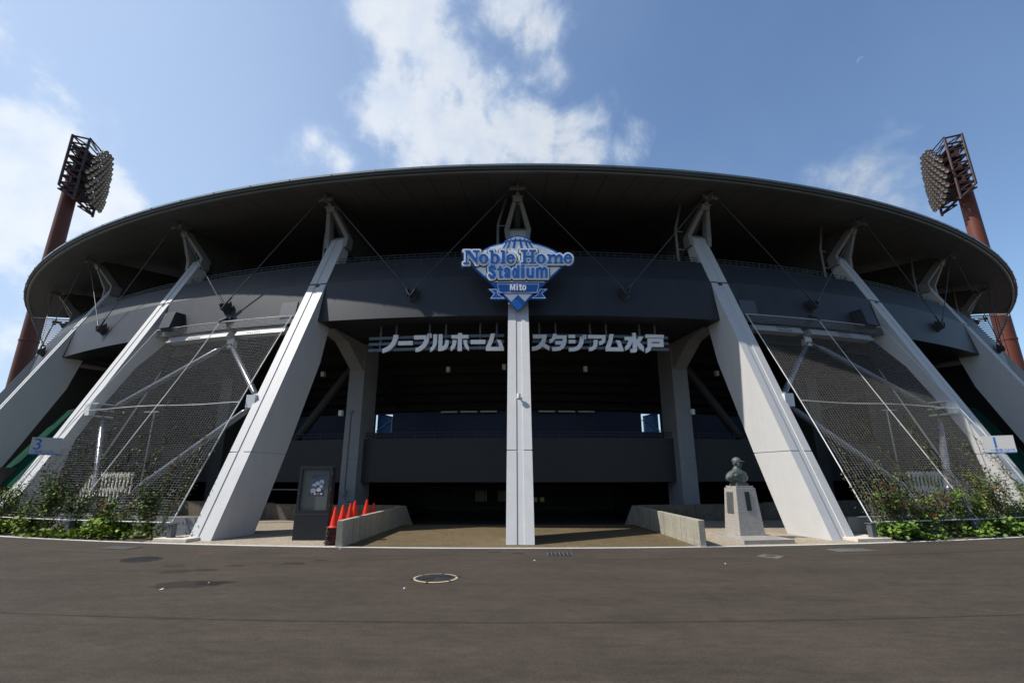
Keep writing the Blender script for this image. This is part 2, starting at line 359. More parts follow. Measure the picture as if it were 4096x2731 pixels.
# 2-d signed distance shapes -> cut-out plates
def sd_poly(P, X, Y):
    P = np.array(P, float); d = np.full(X.shape, 1e18); ins = np.zeros(X.shape, bool); n = len(P)
    for i in range(n):
        a, b = P[i], P[(i+1) % n]; e = b-a; wx, wy = X-a[0], Y-a[1]; t = np.clip((wx*e[0]+wy*e[1])/max(e@e, 1e-12), 0, 1)
        d = np.minimum(d, (wx-e[0]*t)**2+(wy-e[1]*t)**2)
        c = (a[1] > Y) != (b[1] > Y)
        with np.errstate(divide='ignore', invalid='ignore'): xi = a[0]+(Y-a[1])*e[0]/(e[1] if e[1] else 1e-12)
        ins ^= c & (X < xi)
    return np.where(ins, -1, 1)*np.sqrt(d)
def sd_line(P, w, X, Y):
    d = np.full(X.shape, 1e18)
    for a, b in zip(P[:-1], P[1:]):
        a, b = np.array(a, float), np.array(b, float); e = b-a; wx, wy = X-a[0], Y-a[1]; t = np.clip((wx*e[0]+wy*e[1])/max(e@e, 1e-12), 0, 1)
        d = np.minimum(d, (wx-e[0]*t)**2+(wy-e[1]*t)**2)
    return np.sqrt(d)-w/2
def sd_rect(x0, y0, x1, y1, X, Y):
    qx, qy = np.abs(X-(x0+x1)/2)-(x1-x0)/2, np.abs(Y-(y0+y1)/2)-(y1-y0)/2
    return np.hypot(np.maximum(qx, 0), np.maximum(qy, 0))+np.minimum(np.maximum(qx, qy), 0)
def sd_ell(cx, cy, rx, ry, X, Y):
    k = np.hypot((X-cx)/rx, (Y-cy)/ry); g = np.hypot((X-cx)/rx**2, (Y-cy)/ry**2); return k*(k-1)/np.maximum(g, 1e-6)
def plate(mb, fn, x0, y0, x1, y1, h, to_front, to_back):
    """marching squares over fn<0; front sheet plus side walls, mapped into space by the two functions"""
    xs = np.arange(x0, x1+h, h); ys = np.arange(y0, y1+h, h); X, Y = np.meshgrid(xs, ys); S = fn(X, Y); ins = S < 0
    cache = {}; verts = []; faces = []
    def vid(x, y):
        key = (round(x, 3), round(y, 3))
        if key not in cache: cache[key] = len(verts); verts.append(to_front((x, y)))
        return cache[key]
    segs = []
    ny, nx = S.shape
    for j in range(ny-1):
        run = None
        for i in range(nx-1):
            c = (ins[j, i], ins[j, i+1], ins[j+1, i+1], ins[j+1, i])
            if all(c):
                if run is None: run = i
                continue
            if run is not None: faces.append((vid(xs[run], ys[j]), vid(xs[i], ys[j]), vid(xs[i], ys[j+1]), vid(xs[run], ys[j+1]))); run = None
            if not any(c): continue
            P = [(xs[i], ys[j]), (xs[i+1], ys[j]), (xs[i+1], ys[j+1]), (xs[i], ys[j+1])]; V = [S[j, i], S[j, i+1], S[j+1, i+1], S[j+1, i]]
            poly = []; cr = []
            for q in range(4):
                r = (q+1) % 4
                if V[q] < 0: poly.append(P[q])
                if (V[q] < 0) != (V[r] < 0):
                    t = V[q]/(V[q]-V[r]); pt = (P[q][0]+(P[r][0]-P[q][0])*t, P[q][1]+(P[r][1]-P[q][1])*t); poly.append(pt); cr.append(pt)
            ids = []
            for p in poly:
                k = vid(*p)
                if k not in ids: ids.append(k)
            if len(ids) > 2: faces.append(tuple(ids))
            for q in range(0, len(cr)-1, 2): segs.append((cr[q], cr[q+1]))
        if run is not None: faces.append((vid(xs[run], ys[j]), vid(xs[nx-1], ys[j]), vid(xs[nx-1], ys[j+1]), vid(xs[run], ys[j+1])))
    bc = {}
    def bid(p):
        key = (round(p[0], 3), round(p[1], 3))
        if key not in bc: bc[key] = len(verts); verts.append(to_back(p))
        return bc[key]
    for a, b in segs:
        q = (vid(*a), vid(*b), bid(b), bid(a))
        if len(set(q)) == 4: faces.append(q)
    return mb.add(verts, faces)

def leaf_cloud(pts, size, rng, out=None, up=.4, flat=.0):
    """one small folded leaf per point"""
    mb = MB(); n = len(pts); vs = []; fs = []
    for i in range(n):
        p = pts[i]; s = size*(.55+.9*rng.random())
        d = Vector((rng.gauss(0, 1), rng.gauss(0, 1), rng.gauss(0, .6)))
        if out is not None: d += Vector(out)*1.1
        d.normalize(); nrm = Vector((rng.gauss(0, .7), rng.gauss(0, .7), up+rng.random())).normalized()
        sd = d.cross(nrm)
        if sd.length < .05: continue
        sd.normalize(); w = s*(.33+.15*rng.random()); k = len(vs)
        vs += [p, p+d*s*.45+sd*w-nrm*s*.08, p+d*s*1.0-nrm*s*.18, p+d*s*.45-sd*w-nrm*s*.08]
        fs.append((k, k+1, k+2, k+3))
    return mb.add(vs, fs)

# ------------------------------------------------------------------ ground
def front_r(z): return 44.451-.4406*z
def ground():
    mb = MB(); a0, a1, n = -1.2, 1.2, 120
    mb.add([(-900, -900, -.35), (900, -900, -.35), (900, 900, -.35), (-900, 900, -.35)], [(0, 1, 2, 3)]); 
    # (the sheet far away lies under the forecourt sheet)
    kind(mb.build('terrain', 'asphalt'), 'structure')
    mb = MB(); vs = []; fs = []; A = [math.pi*2*i/240 for i in range(240)]
    for R in (45.05, 160): vs += [pol(R, a, 0) for a in A]
    fs = [(i, (i+1) % 240, 240+(i+1) % 240, 240+i) for i in range(240)]
    kind(mb.add(vs, fs).build('asphalt_forecourt', 'asphalt', smooth=30), 'structure')
    mb = MB().revolve([(45.00, .012), (45.09, .012), (45.09, -.05), (45.00, -.05)], a0, a1, n)
    kind(mb.build('kerb_line', 'kerb', smooth=30), 'structure')
    # plaza either side of the ramp
    for s in (-1, 1):
        mb = MB(); lo = [pol(45.0, s*(math.asin(4.21/45)+(RAD(12.3)-math.asin(4.21/45))*i/16), 0.004) for i in range(17)]
        vs = lo+[Vector((p.x*1.02 if i > 2 else s*4.21, -38.1, 0.004)) for i, p in enumerate(lo)]
        mb.add(vs, [(i, i+1, 18+i, 17+i) for i in range(16)])
        kind(mb.build('plaza_pavement', 'plaza'), 'structure')
    mb = MB(); xs = [-4.15+8.3*i/16 for i in range(17)]
    prof = [(None, .004), (-41.0, -.05), (-38.5, -.10), (-34.5, -1.05), (-26.0, -1.05)]
    vs = [(x, (y if y is not None else -math.sqrt(45.0**2-x*x)), z) for y, z in prof for x in xs]
    mb.add(vs, [(r*17+i, r*17+i+1, (r+1)*17+i+1, (r+1)*17+i) for r in range(4) for i in range(16)])
    kind(mb.build('ramp', 'ramp'), 'structure')
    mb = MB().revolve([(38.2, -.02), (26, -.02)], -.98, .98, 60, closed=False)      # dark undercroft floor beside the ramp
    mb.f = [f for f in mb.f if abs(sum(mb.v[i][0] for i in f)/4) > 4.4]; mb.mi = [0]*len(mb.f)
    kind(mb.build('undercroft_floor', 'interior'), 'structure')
    for s in (-1, 1):      # planting soil and the ground of the outer bays
        mb = MB().revolve([(45.0, .006), (43.9, .006)], s*RAD(12.3), s*RAD(60), 40, closed=False)
        kind(mb.build('planting_soil', 'soil'), 'structure')
        mb = MB().revolve([(43.9, .002), (38.2, .002)], s*RAD(11.6), s*RAD(60), 40, closed=False)
        kind(mb.build('bay_floor', 'wall_brown'), 'structure')
ground()

# ------------------------------------------------------------------ the stadium building
STAD = thing('stadium_building', (0, 0, 0), 'dark round baseball stadium with leaning pale buttresses under a wide disc roof', 'stadium')
KS = range(-5, 6)
def spin(proto, ks, name=None):
    out = []
    for i, k in enumerate(ks):
        o = proto if i == 0 else copy_tree(proto, STAD)
        o.rotation_euler.z = k*DELTA; out.append(o)
    return out

def fin_mesh():
    W = .343; mb = MB(); g = .026
    lev = [(0, 0), (2.232, 0), (2.236, .02), (2.262, .02), (2.266, 0), (5.5, 0), (8.50, 0), (8.505, .02), (8.53, .02), (8.535, 0), (10.87, 0)]
    def back(z):
        for (z0, r0), (z1, r1) in (((0, 42.87), (2.3, 41.86)), ((2.3, 41.86), (7.25, 39.84)), ((7.25, 39.84), (9.2, 39.85)), ((9.2, 39.85), (10.87, 39.3))):
            if z <= z1+1e-6: return r0+(r1-r0)*(z-z0)/(z1-z0)
    rings = []
    for z, ins in lev:
        f, b, w = front_r(z)-ins, back(z)+ins*.2, W-ins
        gg = g if ins == 0 else .008
        sec = [(-w, b), (-w, f), (-.082, f), (-.080, f-gg), (.098, f-gg), (.100, f), (w, f), (w, b)]
        rings.append([Vector((x, -r, z)) for x, r in sec])
    n = 8; vs = [p for r in rings for p in r]
    fs = [(i*n+j, i*n+(j+1) % n, (i+1)*n+(j+1) % n, (i+1)*n+j) for i in range(len(lev)-1) for j in range(n)]
    fs += [tuple(range(n)), tuple((len(lev)-1)*n+j for j in range(n-1, -1, -1))]
    return mb.add(vs, fs)

def build_stadium():
    A0, A1, NS = -RAD(57), RAD(57), 190
    # buttresses with their A-frames
    fin = fin_mesh().build('buttress', 'column', STAD, bevel=.012)
    mb = MB()
    knee = [(s*.335, 39.66, 10.45) for s in (-1, 1)]
    for s in (-1, 1):
        def P(x, R, z): return Vector((s*x, -R, z))
        # upright foot plate, then the raking leg
        mb.hexa([P(.30, 39.85, 10.42), P(.46, 39.85, 10.42), P(.46, 39.40, 10.42), P(.30, 39.40, 10.42), P(.34, 39.83, 10.86), P(.52, 39.83, 10.86), P(.52, 39.45, 10.86), P(.34, 39.45, 10.86)])
        mb.hexa([P(.341, 39.82, 10.862), P(.519, 39.82, 10.862), P(.519, 39.46, 10.862), P(.341, 39.46, 10.862), P(.06, 40.36, 11.66), P(.185, 40.40, 11.74), P(.185, 40.10, 11.80), P(.06, 40.06, 11.72)])
    mb.hexa([Vector((x, -R, z)) for z, R0, R1, w in ((11.70, 40.42, 40.08, .186), (11.86, 40.50, 40.15, .16)) for x, R in ((-w, R0), (w, R0), (w, R1), (-w, R1))])
    mb.hexa([Vector((x, -R, z)) for z, R0, R1, w in ((11.862, 40.52, 40.2, .22), (11.885, 40.53, 40.2, .22)) for x, R in ((-w, R0), (w, R0), (w, R1), (-w, R1))])
    mb.hexa([Vector((x, -R, z)) for z, R0, R1, w in ((11.886, 40.50, 40.28, .12), (11.97, 40.62, 40.45, .03)) for x, R in ((-w, R0), (w, R0), (w, R1), (-w, R1))])
    mb.box((0, -39.45, 10.93), (.62, .30, .10))
    mb.build('strut_frame', 'strut', fin)
    mb = MB()          # star-shaped head that takes the tie rods
    mb.box((0, -40.72, 12.06), (.045, .5, .22)); mb.box((0, -40.78, 12.035), (.34, .14, .10))
    for s in (-1, 1):
        mb.tube((s*.14, -40.78, 12.05), (s*.29, -40.86, 11.95), .055, 8); mb.tube((s*.14, -40.80, 12.08), (s*.26, -40.72, 12.16), .03, 6)
    mb.build('rod_head', 'strut', fin, smooth=40)
    mb = MB()
    mb.path([(-.78, -39.4, 9.45), (-.78, -39.4, 11.25), (-.76, -39.4, 11.36), (-.46, -39.4, 12.40), (-.44, -39.4, 12.55)], .055, 8)
    for z in (10.4, 11.2): mb.box((-.64, -39.42, z), (.30, .05, .05))
    mb.build('drain_pipe', 'strut', fin, smooth=50)
    # roof girder running back over the stand, with an open ribbed haunch
    mb = MB()
    prof = [(40.45, 11.93), (39.3, 11.02), (38.75, 10.55), (37.6, 10.75), (36.8, 11.6), (36.8, 12.5), (40.2, 12.18)]
    mb.prism(prof, lambda p: Vector((-.11, -p[0], p[1])), lambda p: Vector((.11, -p[0], p[1])))
    for i in range(4):
        for j in range(4):
            R = 39.05-.36*i-.10*j; z = 10.72+.22*j+.10*i*.6
            for s in (-1, 1): mb.box((s*.125, -R, z+.06), (.03, .30, .03)); mb.box((s*.125, -R+.15, z+.12), (.03, .03, .2))
    mb.build('roof_girder', 'girder', fin)
    spin(fin, KS)

    # fascia ring: battered face, sloping shoulder flush with the buttresses
    mb = MB()
    prof = [(40.99, 6.92), (40.72, 8.49), (40.685, 8.497), (40.685, 8.522), (40.655, 8.53), (40.24, 9.48), (39.86, 9.50), (39.86, 7.28), (38.2, 7.28), (38.2, 7.05), (39.9, 7.05), (40.1, 6.92)]
    mb.revolve(prof, A0, A1, NS); mb.build('fascia', 'fascia', STAD, smooth=25)
    mb = MB()
    for R, z in ((40.02, 9.60), (40.02, 9.69), (40.02, 9.79)):
        mb.path([pol(R, A0+(A1-A0)*i/NS, z) for i in range(NS+1)], .013, 5)
    for i in range(0, 301):
        a = A0+(A1-A0)*i/300; mb.tube(pol(40.02, a, 9.49), pol(40.02, a, 9.79), .011, 5)
    mb.build('fascia_railing', 'dark_steel', STAD)
    # flat lighter access panel on the fascia
    pg = mat('panel_grey', (.062, .066, .075), .45, noise=(3, .05))
    for a, z0, z1, w in ((-RAD(11.95), 7.18, 7.8, .33), (RAD(11.9), 7.18, 7.8, .33)):
        r = lambda z: 40.99-.172*(z-6.92)
        MB().hexa([pol(r(z)+d, a, z, o) for z in (z0, z1) for d, o in ((.025, -w), (.025, w), (-.02, w), (-.02, -w))]).build('access_panel', pg, STAD)
    # tie rods and their anchors, one V per bay
    mb = MB()
    mb.prism([(-.20, .02), (-.12, .26), (0, .10), (.14, .28), (.22, .10), (.17, -.14), (.05, -.25), (-.06, -.25)], lambda p: Vector((p[0], -40.84-.03, 7.80+p[1])), lambda p: Vector((p[0], -40.84-.075, 7.80+p[1])))
    for s in (-1, 1):
        mb.hexa([Vector((s*x, -R, 7.80+z)) for x, R, z in ((.0, 40.915, -.2), (.03, 40.915, -.2), (.03, 41.16, -.12), (.0, 41.16, -.12), (.17, 40.915, .20), (.20, 40.915, .17), (.17, 41.14, .10), (.14, 41.14, .12))])
    for x, z in ((-.15, .17), (.17, .19), (-.16, -.02), (-.02, -.2), (.15, .0)): mb.lathe([(.0, .07), (.028, .06), (.034, .0)], (x, -40.915, 7.80+z), 8, axis=(0, -1, 0))
    anc = mb.build('rod_anchor', 'dark_steel', STAD, smooth=40)
    for s in (-1, 1):
        mb = MB(); e = pol(40.86, s*DELTA/2, 11.95, -s*.27); b = Vector((s*.10, -41.06, 7.93))
        d = (e-b).normalized()
        mb.tube(b, b+d*.32, .034, 8); mb.tube(b+d*.32, e, .017, 8); mb.build('tie_rod', 'dark_steel', anc, smooth=60)
    spin(anc, [k+.5 for k in range(-5, 5)])
    # roof: rim, gutter, soffit
    mb = MB(); E0 = RAD(52.3)
    mb.revolve([(42.06, 12.20), (42.06, 12.125), (42.00, 12.115), (42.00, 12.20)], -E0, E0, 170); rim = mb
    mb.m = 1; mb.revolve([(41.995, 12.19), (41.995, 12.04), (41.90, 12.03), (41.90, 12.10)], -E0, E0, 170)
    mb.m = 0; mb.revolve([(41.90, 12.025), (41.88, 11.995), (41.80, 11.99), (41.80, 12.02)], -E0, E0, 170)
    mb.m = 1
    for i in range(-22, 23):
        a = i*E0/22.5; mb.tube(pol(42.075, a, 12.19), pol(42.075, a, 12.12), .012, 5); mb.tube(pol(41.89, a+.02, 12.0), pol(41.93, a+.022, 11.94), .008, 5) if i % 3 == 0 else None
    mb.build('roof_rim', ['roof_metal', 'rim_dark'], STAD, smooth=30)
    mb = MB(); mb.revolve([(41.99, 12.05), (41.2, 12.22), (38.5, 12.56), (35, 12.92), (31, 13.2), (28, 13.25), (28, 13.5), (35, 13.3), (40, 12.75), (41.99, 12.195)], -E0, E0, 170)
    mb.build('roof', 'soffit', STAD, smooth=25)
    # screen of open slats that closes the end of the roof
    for s in (-1, 1):
        mb = MB(); a = s*RAD(52.6); T = [Vector(pol(42.0, a, 12.05)), Vector(pol(39.9, a, 12.3)), Vector(pol(40.9, a, 10.0))]
        for p, q in ((0, 2), (1, 2), (0, 1)): mb.tube(T[p], T[q], .05, 8)
        for i in range(1, 15):
            t = i/15; mb.tube(T[0].lerp(T[2], t), T[1].lerp(T[2], t), .035, 6)
        mb.build('end_screen', 'strut', STAD, smooth=40)
    # under the stand
    mb = MB(); st = [(38.2, 7.05), (35.9, 7.05), (35.9, 6.6)]
    R, z = 34.6, 6.6; st.append((R, z))
    for i in range(5): z -= .36; st.append((R, z)); R -= .56; st.append((R, z))
    st += [(31.8, 5.1), (31.8, 5.3), (34.9, 7.27), (38.2, 7.27)]
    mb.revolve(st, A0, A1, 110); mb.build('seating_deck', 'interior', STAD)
    mb = MB().revolve([(33.6, 6.6), (33.6, 13.0), (33.3, 13.0), (33.3, 6.6)], A0, A1, 80); mb.build('added_shade_wall', 'interior', STAD)  # unseen wall, added to keep light off the soffit
    mb = MB().revolve([(36.9, 1.33), (36.9, 3.06), (36.72, 3.06), (36.72, 1.66), (28.4, 1.66), (28.4, 1.33)], A0, A1, 110)
    mb.build('concourse_balcony', 'band', STAD)
    mb = MB()
    for z in (3.31, 3.19): mb.path([pol(36.8, -RAD(20)+RAD(40)*i/60, z) for i in range(61)], .02, 6)
    for i in range(31): a = -RAD(20)+RAD(40)*i/30; mb.tube(pol(36.8, a, 3.06), pol(36.8, a, 3.31), .015, 6)
    mb.build('balcony_railing', 'dark_steel', STAD)
    # blue back wall with two stair openings
    WL = ((-13.7, -11.85), (11.65, 13.7)); wall_p = lambda z0, z1: [(32.0, z0), (32.0, z1), (31.85, z1), (31.85, z0)]
    for a, b in ((-57, WL[0][0]), (WL[0][1], WL[1][0]), (WL[1][1], 57)): MB().revolve(wall_p(1.67, 5.35), RAD(a), RAD(b), max(2, int((b-a)/2))).build('back_wall', 'blue_wall', STAD)
    for a, b in WL:
        MB().revolve(wall_p(1.67, 3.72), RAD(a), RAD(b), 2).build('window_apron', 'blue_wall', STAD); MB().revolve(wall_p(4.70, 5.35), RAD(a), RAD(b), 2).build('window_head', 'blue_wall', STAD)
    for s in (-1, 1):
        mb = MB(); a0, a1 = RAD(s*12.35), RAD(s*13.9)
        mb.hexa([pol(R, a, z) for z0 in (0, 1) for R, a, z in ((31.5, a0, 3.4+z0*1.25), (31.5, a1, 3.4+z0*1.45), (31.4, a1, 3.4+z0*1.45), (31.4, a0, 3.4+z0*1.25))])
        mb.build('stair_parapet', mat('stair_blue', (.05, .22, .56) if s < 0 else (.10, .40, .82), .5, noise=(2, .05)), STAD)  # right parapet has the sunlight put into its brighter blue
        mb = MB(); mb.path([pol(31.6, RAD(s*12.3), 3.7), pol(31.6, RAD(s*12.3), 4.45), pol(31.6, RAD(s*13.9), 3.85)], .03, 6); mb.build('stair_handrail', 'steel', STAD)
        mb = MB(); mb.tube(pol(31.3, RAD(s*12.15), 3.4), pol(31.3, RAD(s*12.15), 4.9), .025, 6); mb.tube(pol(31.33, RAD(s*11.6), 4.42), pol(31.33, RAD(s*12.4), 4.42), .025, 6); mb.build('window_bar', 'steel', STAD)
    for a in (-8.5, 3.2, 7.6):
        mb = MB(); mb.pbox(32.0, 32.04, RAD(a), -.55, .55, 1.68, 3.9); d = mb.build('service_door', 'blue_wall', STAD)
        mb = MB(); mb.pbox(32.045, 32.06, RAD(a), .15, .45, 2.75, 2.9); mb.build('door_notice', 'paper', d)
    # pillars and the haunches up to the fascia
    mb = MB(); lev = [(-.3, 0), (2.215, 0), (2.22, .015), (2.25, .015), (2.255, 0), (7.05, 0)]; vs = []
    for z, i in lev: vs += [Vector((x, -R, z)) for x, R in ((-.35+i, 37.3-i), (.35-i, 37.3-i), (.35-i, 36.1+i), (-.35+i, 36.1+i))]
    mb.add(vs, [(i*4+j, i*4+(j+1) % 4, (i+1)*4+(j+1) % 4, (i+1)*4+j) for i in range(5) for j in range(4)])
    pl = mb.build('pillar', 'pillar', STAD, bevel=.015)
    mb = MB().prism([(39.9, 7.04), (39.75, 6.98), (38.7, 6.8), (37.31, 5.9), (37.31, 7.04)], lambda p: Vector((-.28, -p[0], p[1])), lambda p: Vector((.28, -p[0], p[1])))
    mb.build('haunch', 'pillar', pl)
    mb = MB().prism([(36.05, 6.7), (36.05, 5.9), (34.6, 5.5), (32.1, 4.85), (32.1, 5.0), (34.4, 6.5)], lambda p: Vector((-.2, -p[0], p[1])), lambda p: Vector((.2, -p[0], p[1])))
    mb.build('raker_beam', 'band', pl)
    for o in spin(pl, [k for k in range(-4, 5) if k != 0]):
        if abs(o.rotation_euler.z) > 1.5*DELTA:         # shade behind the nets is put into these pillars' colour
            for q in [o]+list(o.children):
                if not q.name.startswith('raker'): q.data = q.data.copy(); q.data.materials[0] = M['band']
    mb = MB()
    for s in (-1, 1): mb.path([pol(37.3+.02, RAD(-10.75), z) for z in (4.1, 1.0)], .018, 6)
    mb.box(pol(37.35, RAD(-10.75), 4.15), (.1, .12, .12)); mb.box(pol(37.36, RAD(-10.75), .95), (.14, .12, .2), RAD(-10.7))
    mb.path([pol(37.33, RAD(-10.7), .88), pol(37.33, RAD(-10.68), .66), pol(37.33, RAD(-10.55), .6), pol(37.33, RAD(-10.1), .62)], .018, 6)
    mb.build('conduit', 'pillar', STAD)
    for s in (-1, 1):
        mb = MB(); mb.prism([(29, -.4), (42.7, -.4), (41.3, 4), (40.4, 6.9), (29, 6.9)], lambda p: pol(p[0], s*RAD(34.2), p[1], -.1), lambda p: pol(p[0], s*RAD(34.2), p[1], .1)); mb.build('cross_wall', 'interior', STAD)
    for (px, py, R) in ((1793, 1478, 36.2), (2341, 1476, 36.2), (1364, 1652, 37.35), (2769, 1647, 37.35), (2016, 1468, 36.4), (1293, 1496, 36.2), (2866, 1493, 36.2)):
        p = at_r(px, py, R); m2 = MB(); m2.box(p, (.15, .16, .22), math.atan2(p.x, -p.y)); m2.build('ceiling_lamp', 'lamp_white', STAD)
    for a in (-6.2, -4.4, -2.6, 2.6, 4.4, 6.2):
        m2 = MB(); m2.pbox(32.3, 32.42, RAD(a), -.42, .42, 4.66, 4.74); m2.build('strip_lamp', 'lamp_white', STAD)
    for s in (-1, 1):
        m2 = MB(); m2.path([pol(36.6, s*RAD(16.6), 2.2), pol(36.3, s*RAD(11.9), 6.3)], .20, 12); m2.build('diagonal_brace', 'band', STAD, smooth=50)
        m2 = MB()
        for i in range(34): a = s*RAD(11.6+.16*i); m2.tube(pol(34.5, a, 1.66), pol(34.5, a, 2.95), .018, 5)
        for z in (1.8, 2.95): m2.path([pol(34.5, s*RAD(11.6+5.3*i/8), z) for i in range(9)], .025, 6)
        m2.build('inner_railing', 'dark_steel', STAD)
        m2 = MB(); m2.path([pol(38.0, s*RAD(11.0+4*i/8), 1.06) for i in range(9)], .02, 6); m2.build('service_pipe', 'pillar', STAD) if s < 0 else None
        m2 = MB(); m2.pbox(32.0, 32.05, s*RAD(15.6), -.45, .45, 1.68, 3.6); m2.build('brown_door', mat('brown_door_paint', (.10, .055, .03), .6), STAD)
    # lower gate grille and undercroft back wall
    mb = MB()
    for i in range(66):
        a = RAD(-8+16*i/65); mb.tube(pol(32.6, a, -1.05), pol(32.6, a, 1.1), .014, 5)
    for z in (-.9, .1, 1.05): mb.path([pol(32.6, RAD(-8+16*i/16), z) for i in range(17)], .025, 6)
    mb.build('gate_grille', 'dark_steel', STAD)
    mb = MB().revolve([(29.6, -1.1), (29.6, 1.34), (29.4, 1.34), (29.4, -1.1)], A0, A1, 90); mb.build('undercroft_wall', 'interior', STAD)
    for x in (.80, 1.12): mb = MB(); mb.box((x*1.02, -32.64, .48), (.2, .012, .2)); mb.build('gate_notice', mat('yellow_paper', (.55, .5, .25), .8), STAD)
    for x in (-1.95, -.75, .35): mb = MB(); mb.box((x, -30.2, .55), (.62, .03, .55)); mb.build('far_window', mat('dim_pane', (.30, .30, .26), .6), STAD)
    # dark outer bays behind the nets
    for s in (-1, 1):
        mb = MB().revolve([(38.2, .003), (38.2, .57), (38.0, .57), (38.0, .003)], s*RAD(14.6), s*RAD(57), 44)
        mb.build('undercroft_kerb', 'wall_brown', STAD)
    for s in (-1, 1):
        # steel lozenge bracing between buttresses 1 and 2
        ang = s*1.5*DELTA
        top = pol(40.75, s*RAD(15.5), 6.42); bot = pol(43.55, s*RAD(15.6), .92); bot2 = pol(43.6, s*RAD(17.0), .85)
        inn = pol(42.45, s*DELTA, 3.85, s*.42); outr = pol(42.25, s*2*DELTA, 3.75, -s*.42)
        br = MB()
        def strutpipe(p, q):
            d = (q-p).normalized(); L = (q-p).length
            m2 = MB(); m2.path([p+d*.05, p+d*.38, p+d*.40, p+d*.55, q-d*.55, q-d*.40, q-d*.38, q-d*.05], [.035, .035, .06, .10, .10, .06, .035, .035], 14); m2.build('brace_pipe', 'pipe', STAD, smooth=50)
        for p, q in ((top, inn), (top, outr), (bot, inn), (bot2, outr)): strutpipe(p, q)
        for p in (top, bot, bot2):      # node plates
            m2 = MB(); m2.box(p, (.30, .05, .34), s*RAD(15.6)); m2.box(p+Vector((0, .18, 0)), (.06, .3, .3), s*RAD(15.6)); m2.build('brace_node', 'steel' if p is top else 'dark_steel', STAD)
        m2 = MB().box(pol(43.55, s*RAD(16.3), .36), (1.7, .5, .72), s*RAD(16.3)); m2.build('brace_footing', 'band', STAD)
        for kk, sg in ((1, 1), (2, -1)):
            m2 = MB()
            a = s*kk*DELTA; o0 = s*sg*.345
            for dz in (-.22, 0, .22): m2.hexa([pol(R, a, 3.85+dz+z, o0+s*sg*o) for z in (-.02, .02) for R, o in ((42.62, 0), (42.55, .22), (42.0, .22), (41.9, 0))])
            m2.pbox(42.62, 42.80, a, min(o0-s*sg*.05, o0+s*sg*.26), max(o0-s*sg*.05, o0+s*sg*.26), 3.62, 4.02)
            m2.build('brace_node', 'steel', STAD)
        # lower flange beam under the fascia, in two lengths with a bolted splice
        for a0, a1, c in ((11.95, 14.9, 13.4), (15.45, 19.75, 17.3)):
            m2 = MB(); q = [RAD(s*(a0+(a1-a0)*i/8)) for i in range(9)]
            m2.revolve([(41.03, 6.62), (40.90, 6.86), (40.6, 6.86), (40.6, 6.62)], q[0], q[-1], 8); bb = m2.build('brace_beam', 'beam', STAD)
            m2 = MB()
            for i in range(8):
                for zz in (6.68, 6.80): m2.lathe([(.0, .03), (.022, .028), (.022, 0)], pol(41.03-.13*(zz-6.62)/.24-.004, RAD(s*(c+.11*i)), zz), 6, axis=(math.sin(ang), -math.cos(ang), .5))
            m2.build('splice_bolts', 'dark_steel', bb)
        # dark lining on the bay side of the second buttress
        MB().prism([(40.45, 6.92), (41.5, 5.54), (42.42, 3.79), (42.87, 2.83), (43.2, 1.0), (43.3, .01), (42.9, .01), (42.0, 2.2), (41.0, 4.6), (40.0, 6.92)], lambda p: pol(p[0], s*2*DELTA, p[1], -s*.345), lambda p: pol(p[0], s*2*DELTA, p[1], -s*.375)).build('side_lining', 'fascia', STAD)
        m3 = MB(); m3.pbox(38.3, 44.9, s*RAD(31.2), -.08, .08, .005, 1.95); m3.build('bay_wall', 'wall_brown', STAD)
        # slab footing in front of the buttress and the gusset wall at the planter's end
        m2 = MB(); a = s*DELTA; o = sorted((s*.02, s*1.0)); m2.pbox(43.95, 44.83, a, o[0], o[1], .0045, .085); m2.build('footing', 'cream', STAD, bevel=.01)
        m2 = MB().prism([(43.95, .01), (42.6, .01), (41.6, 3.1), (42.7, 2.4)], lambda p: pol(p[0], a, p[1], s*.56), lambda p: pol(p[0], a, p[1], s*.62)); m2.build('gusset_wall', 'band', STAD)
build_stadium()

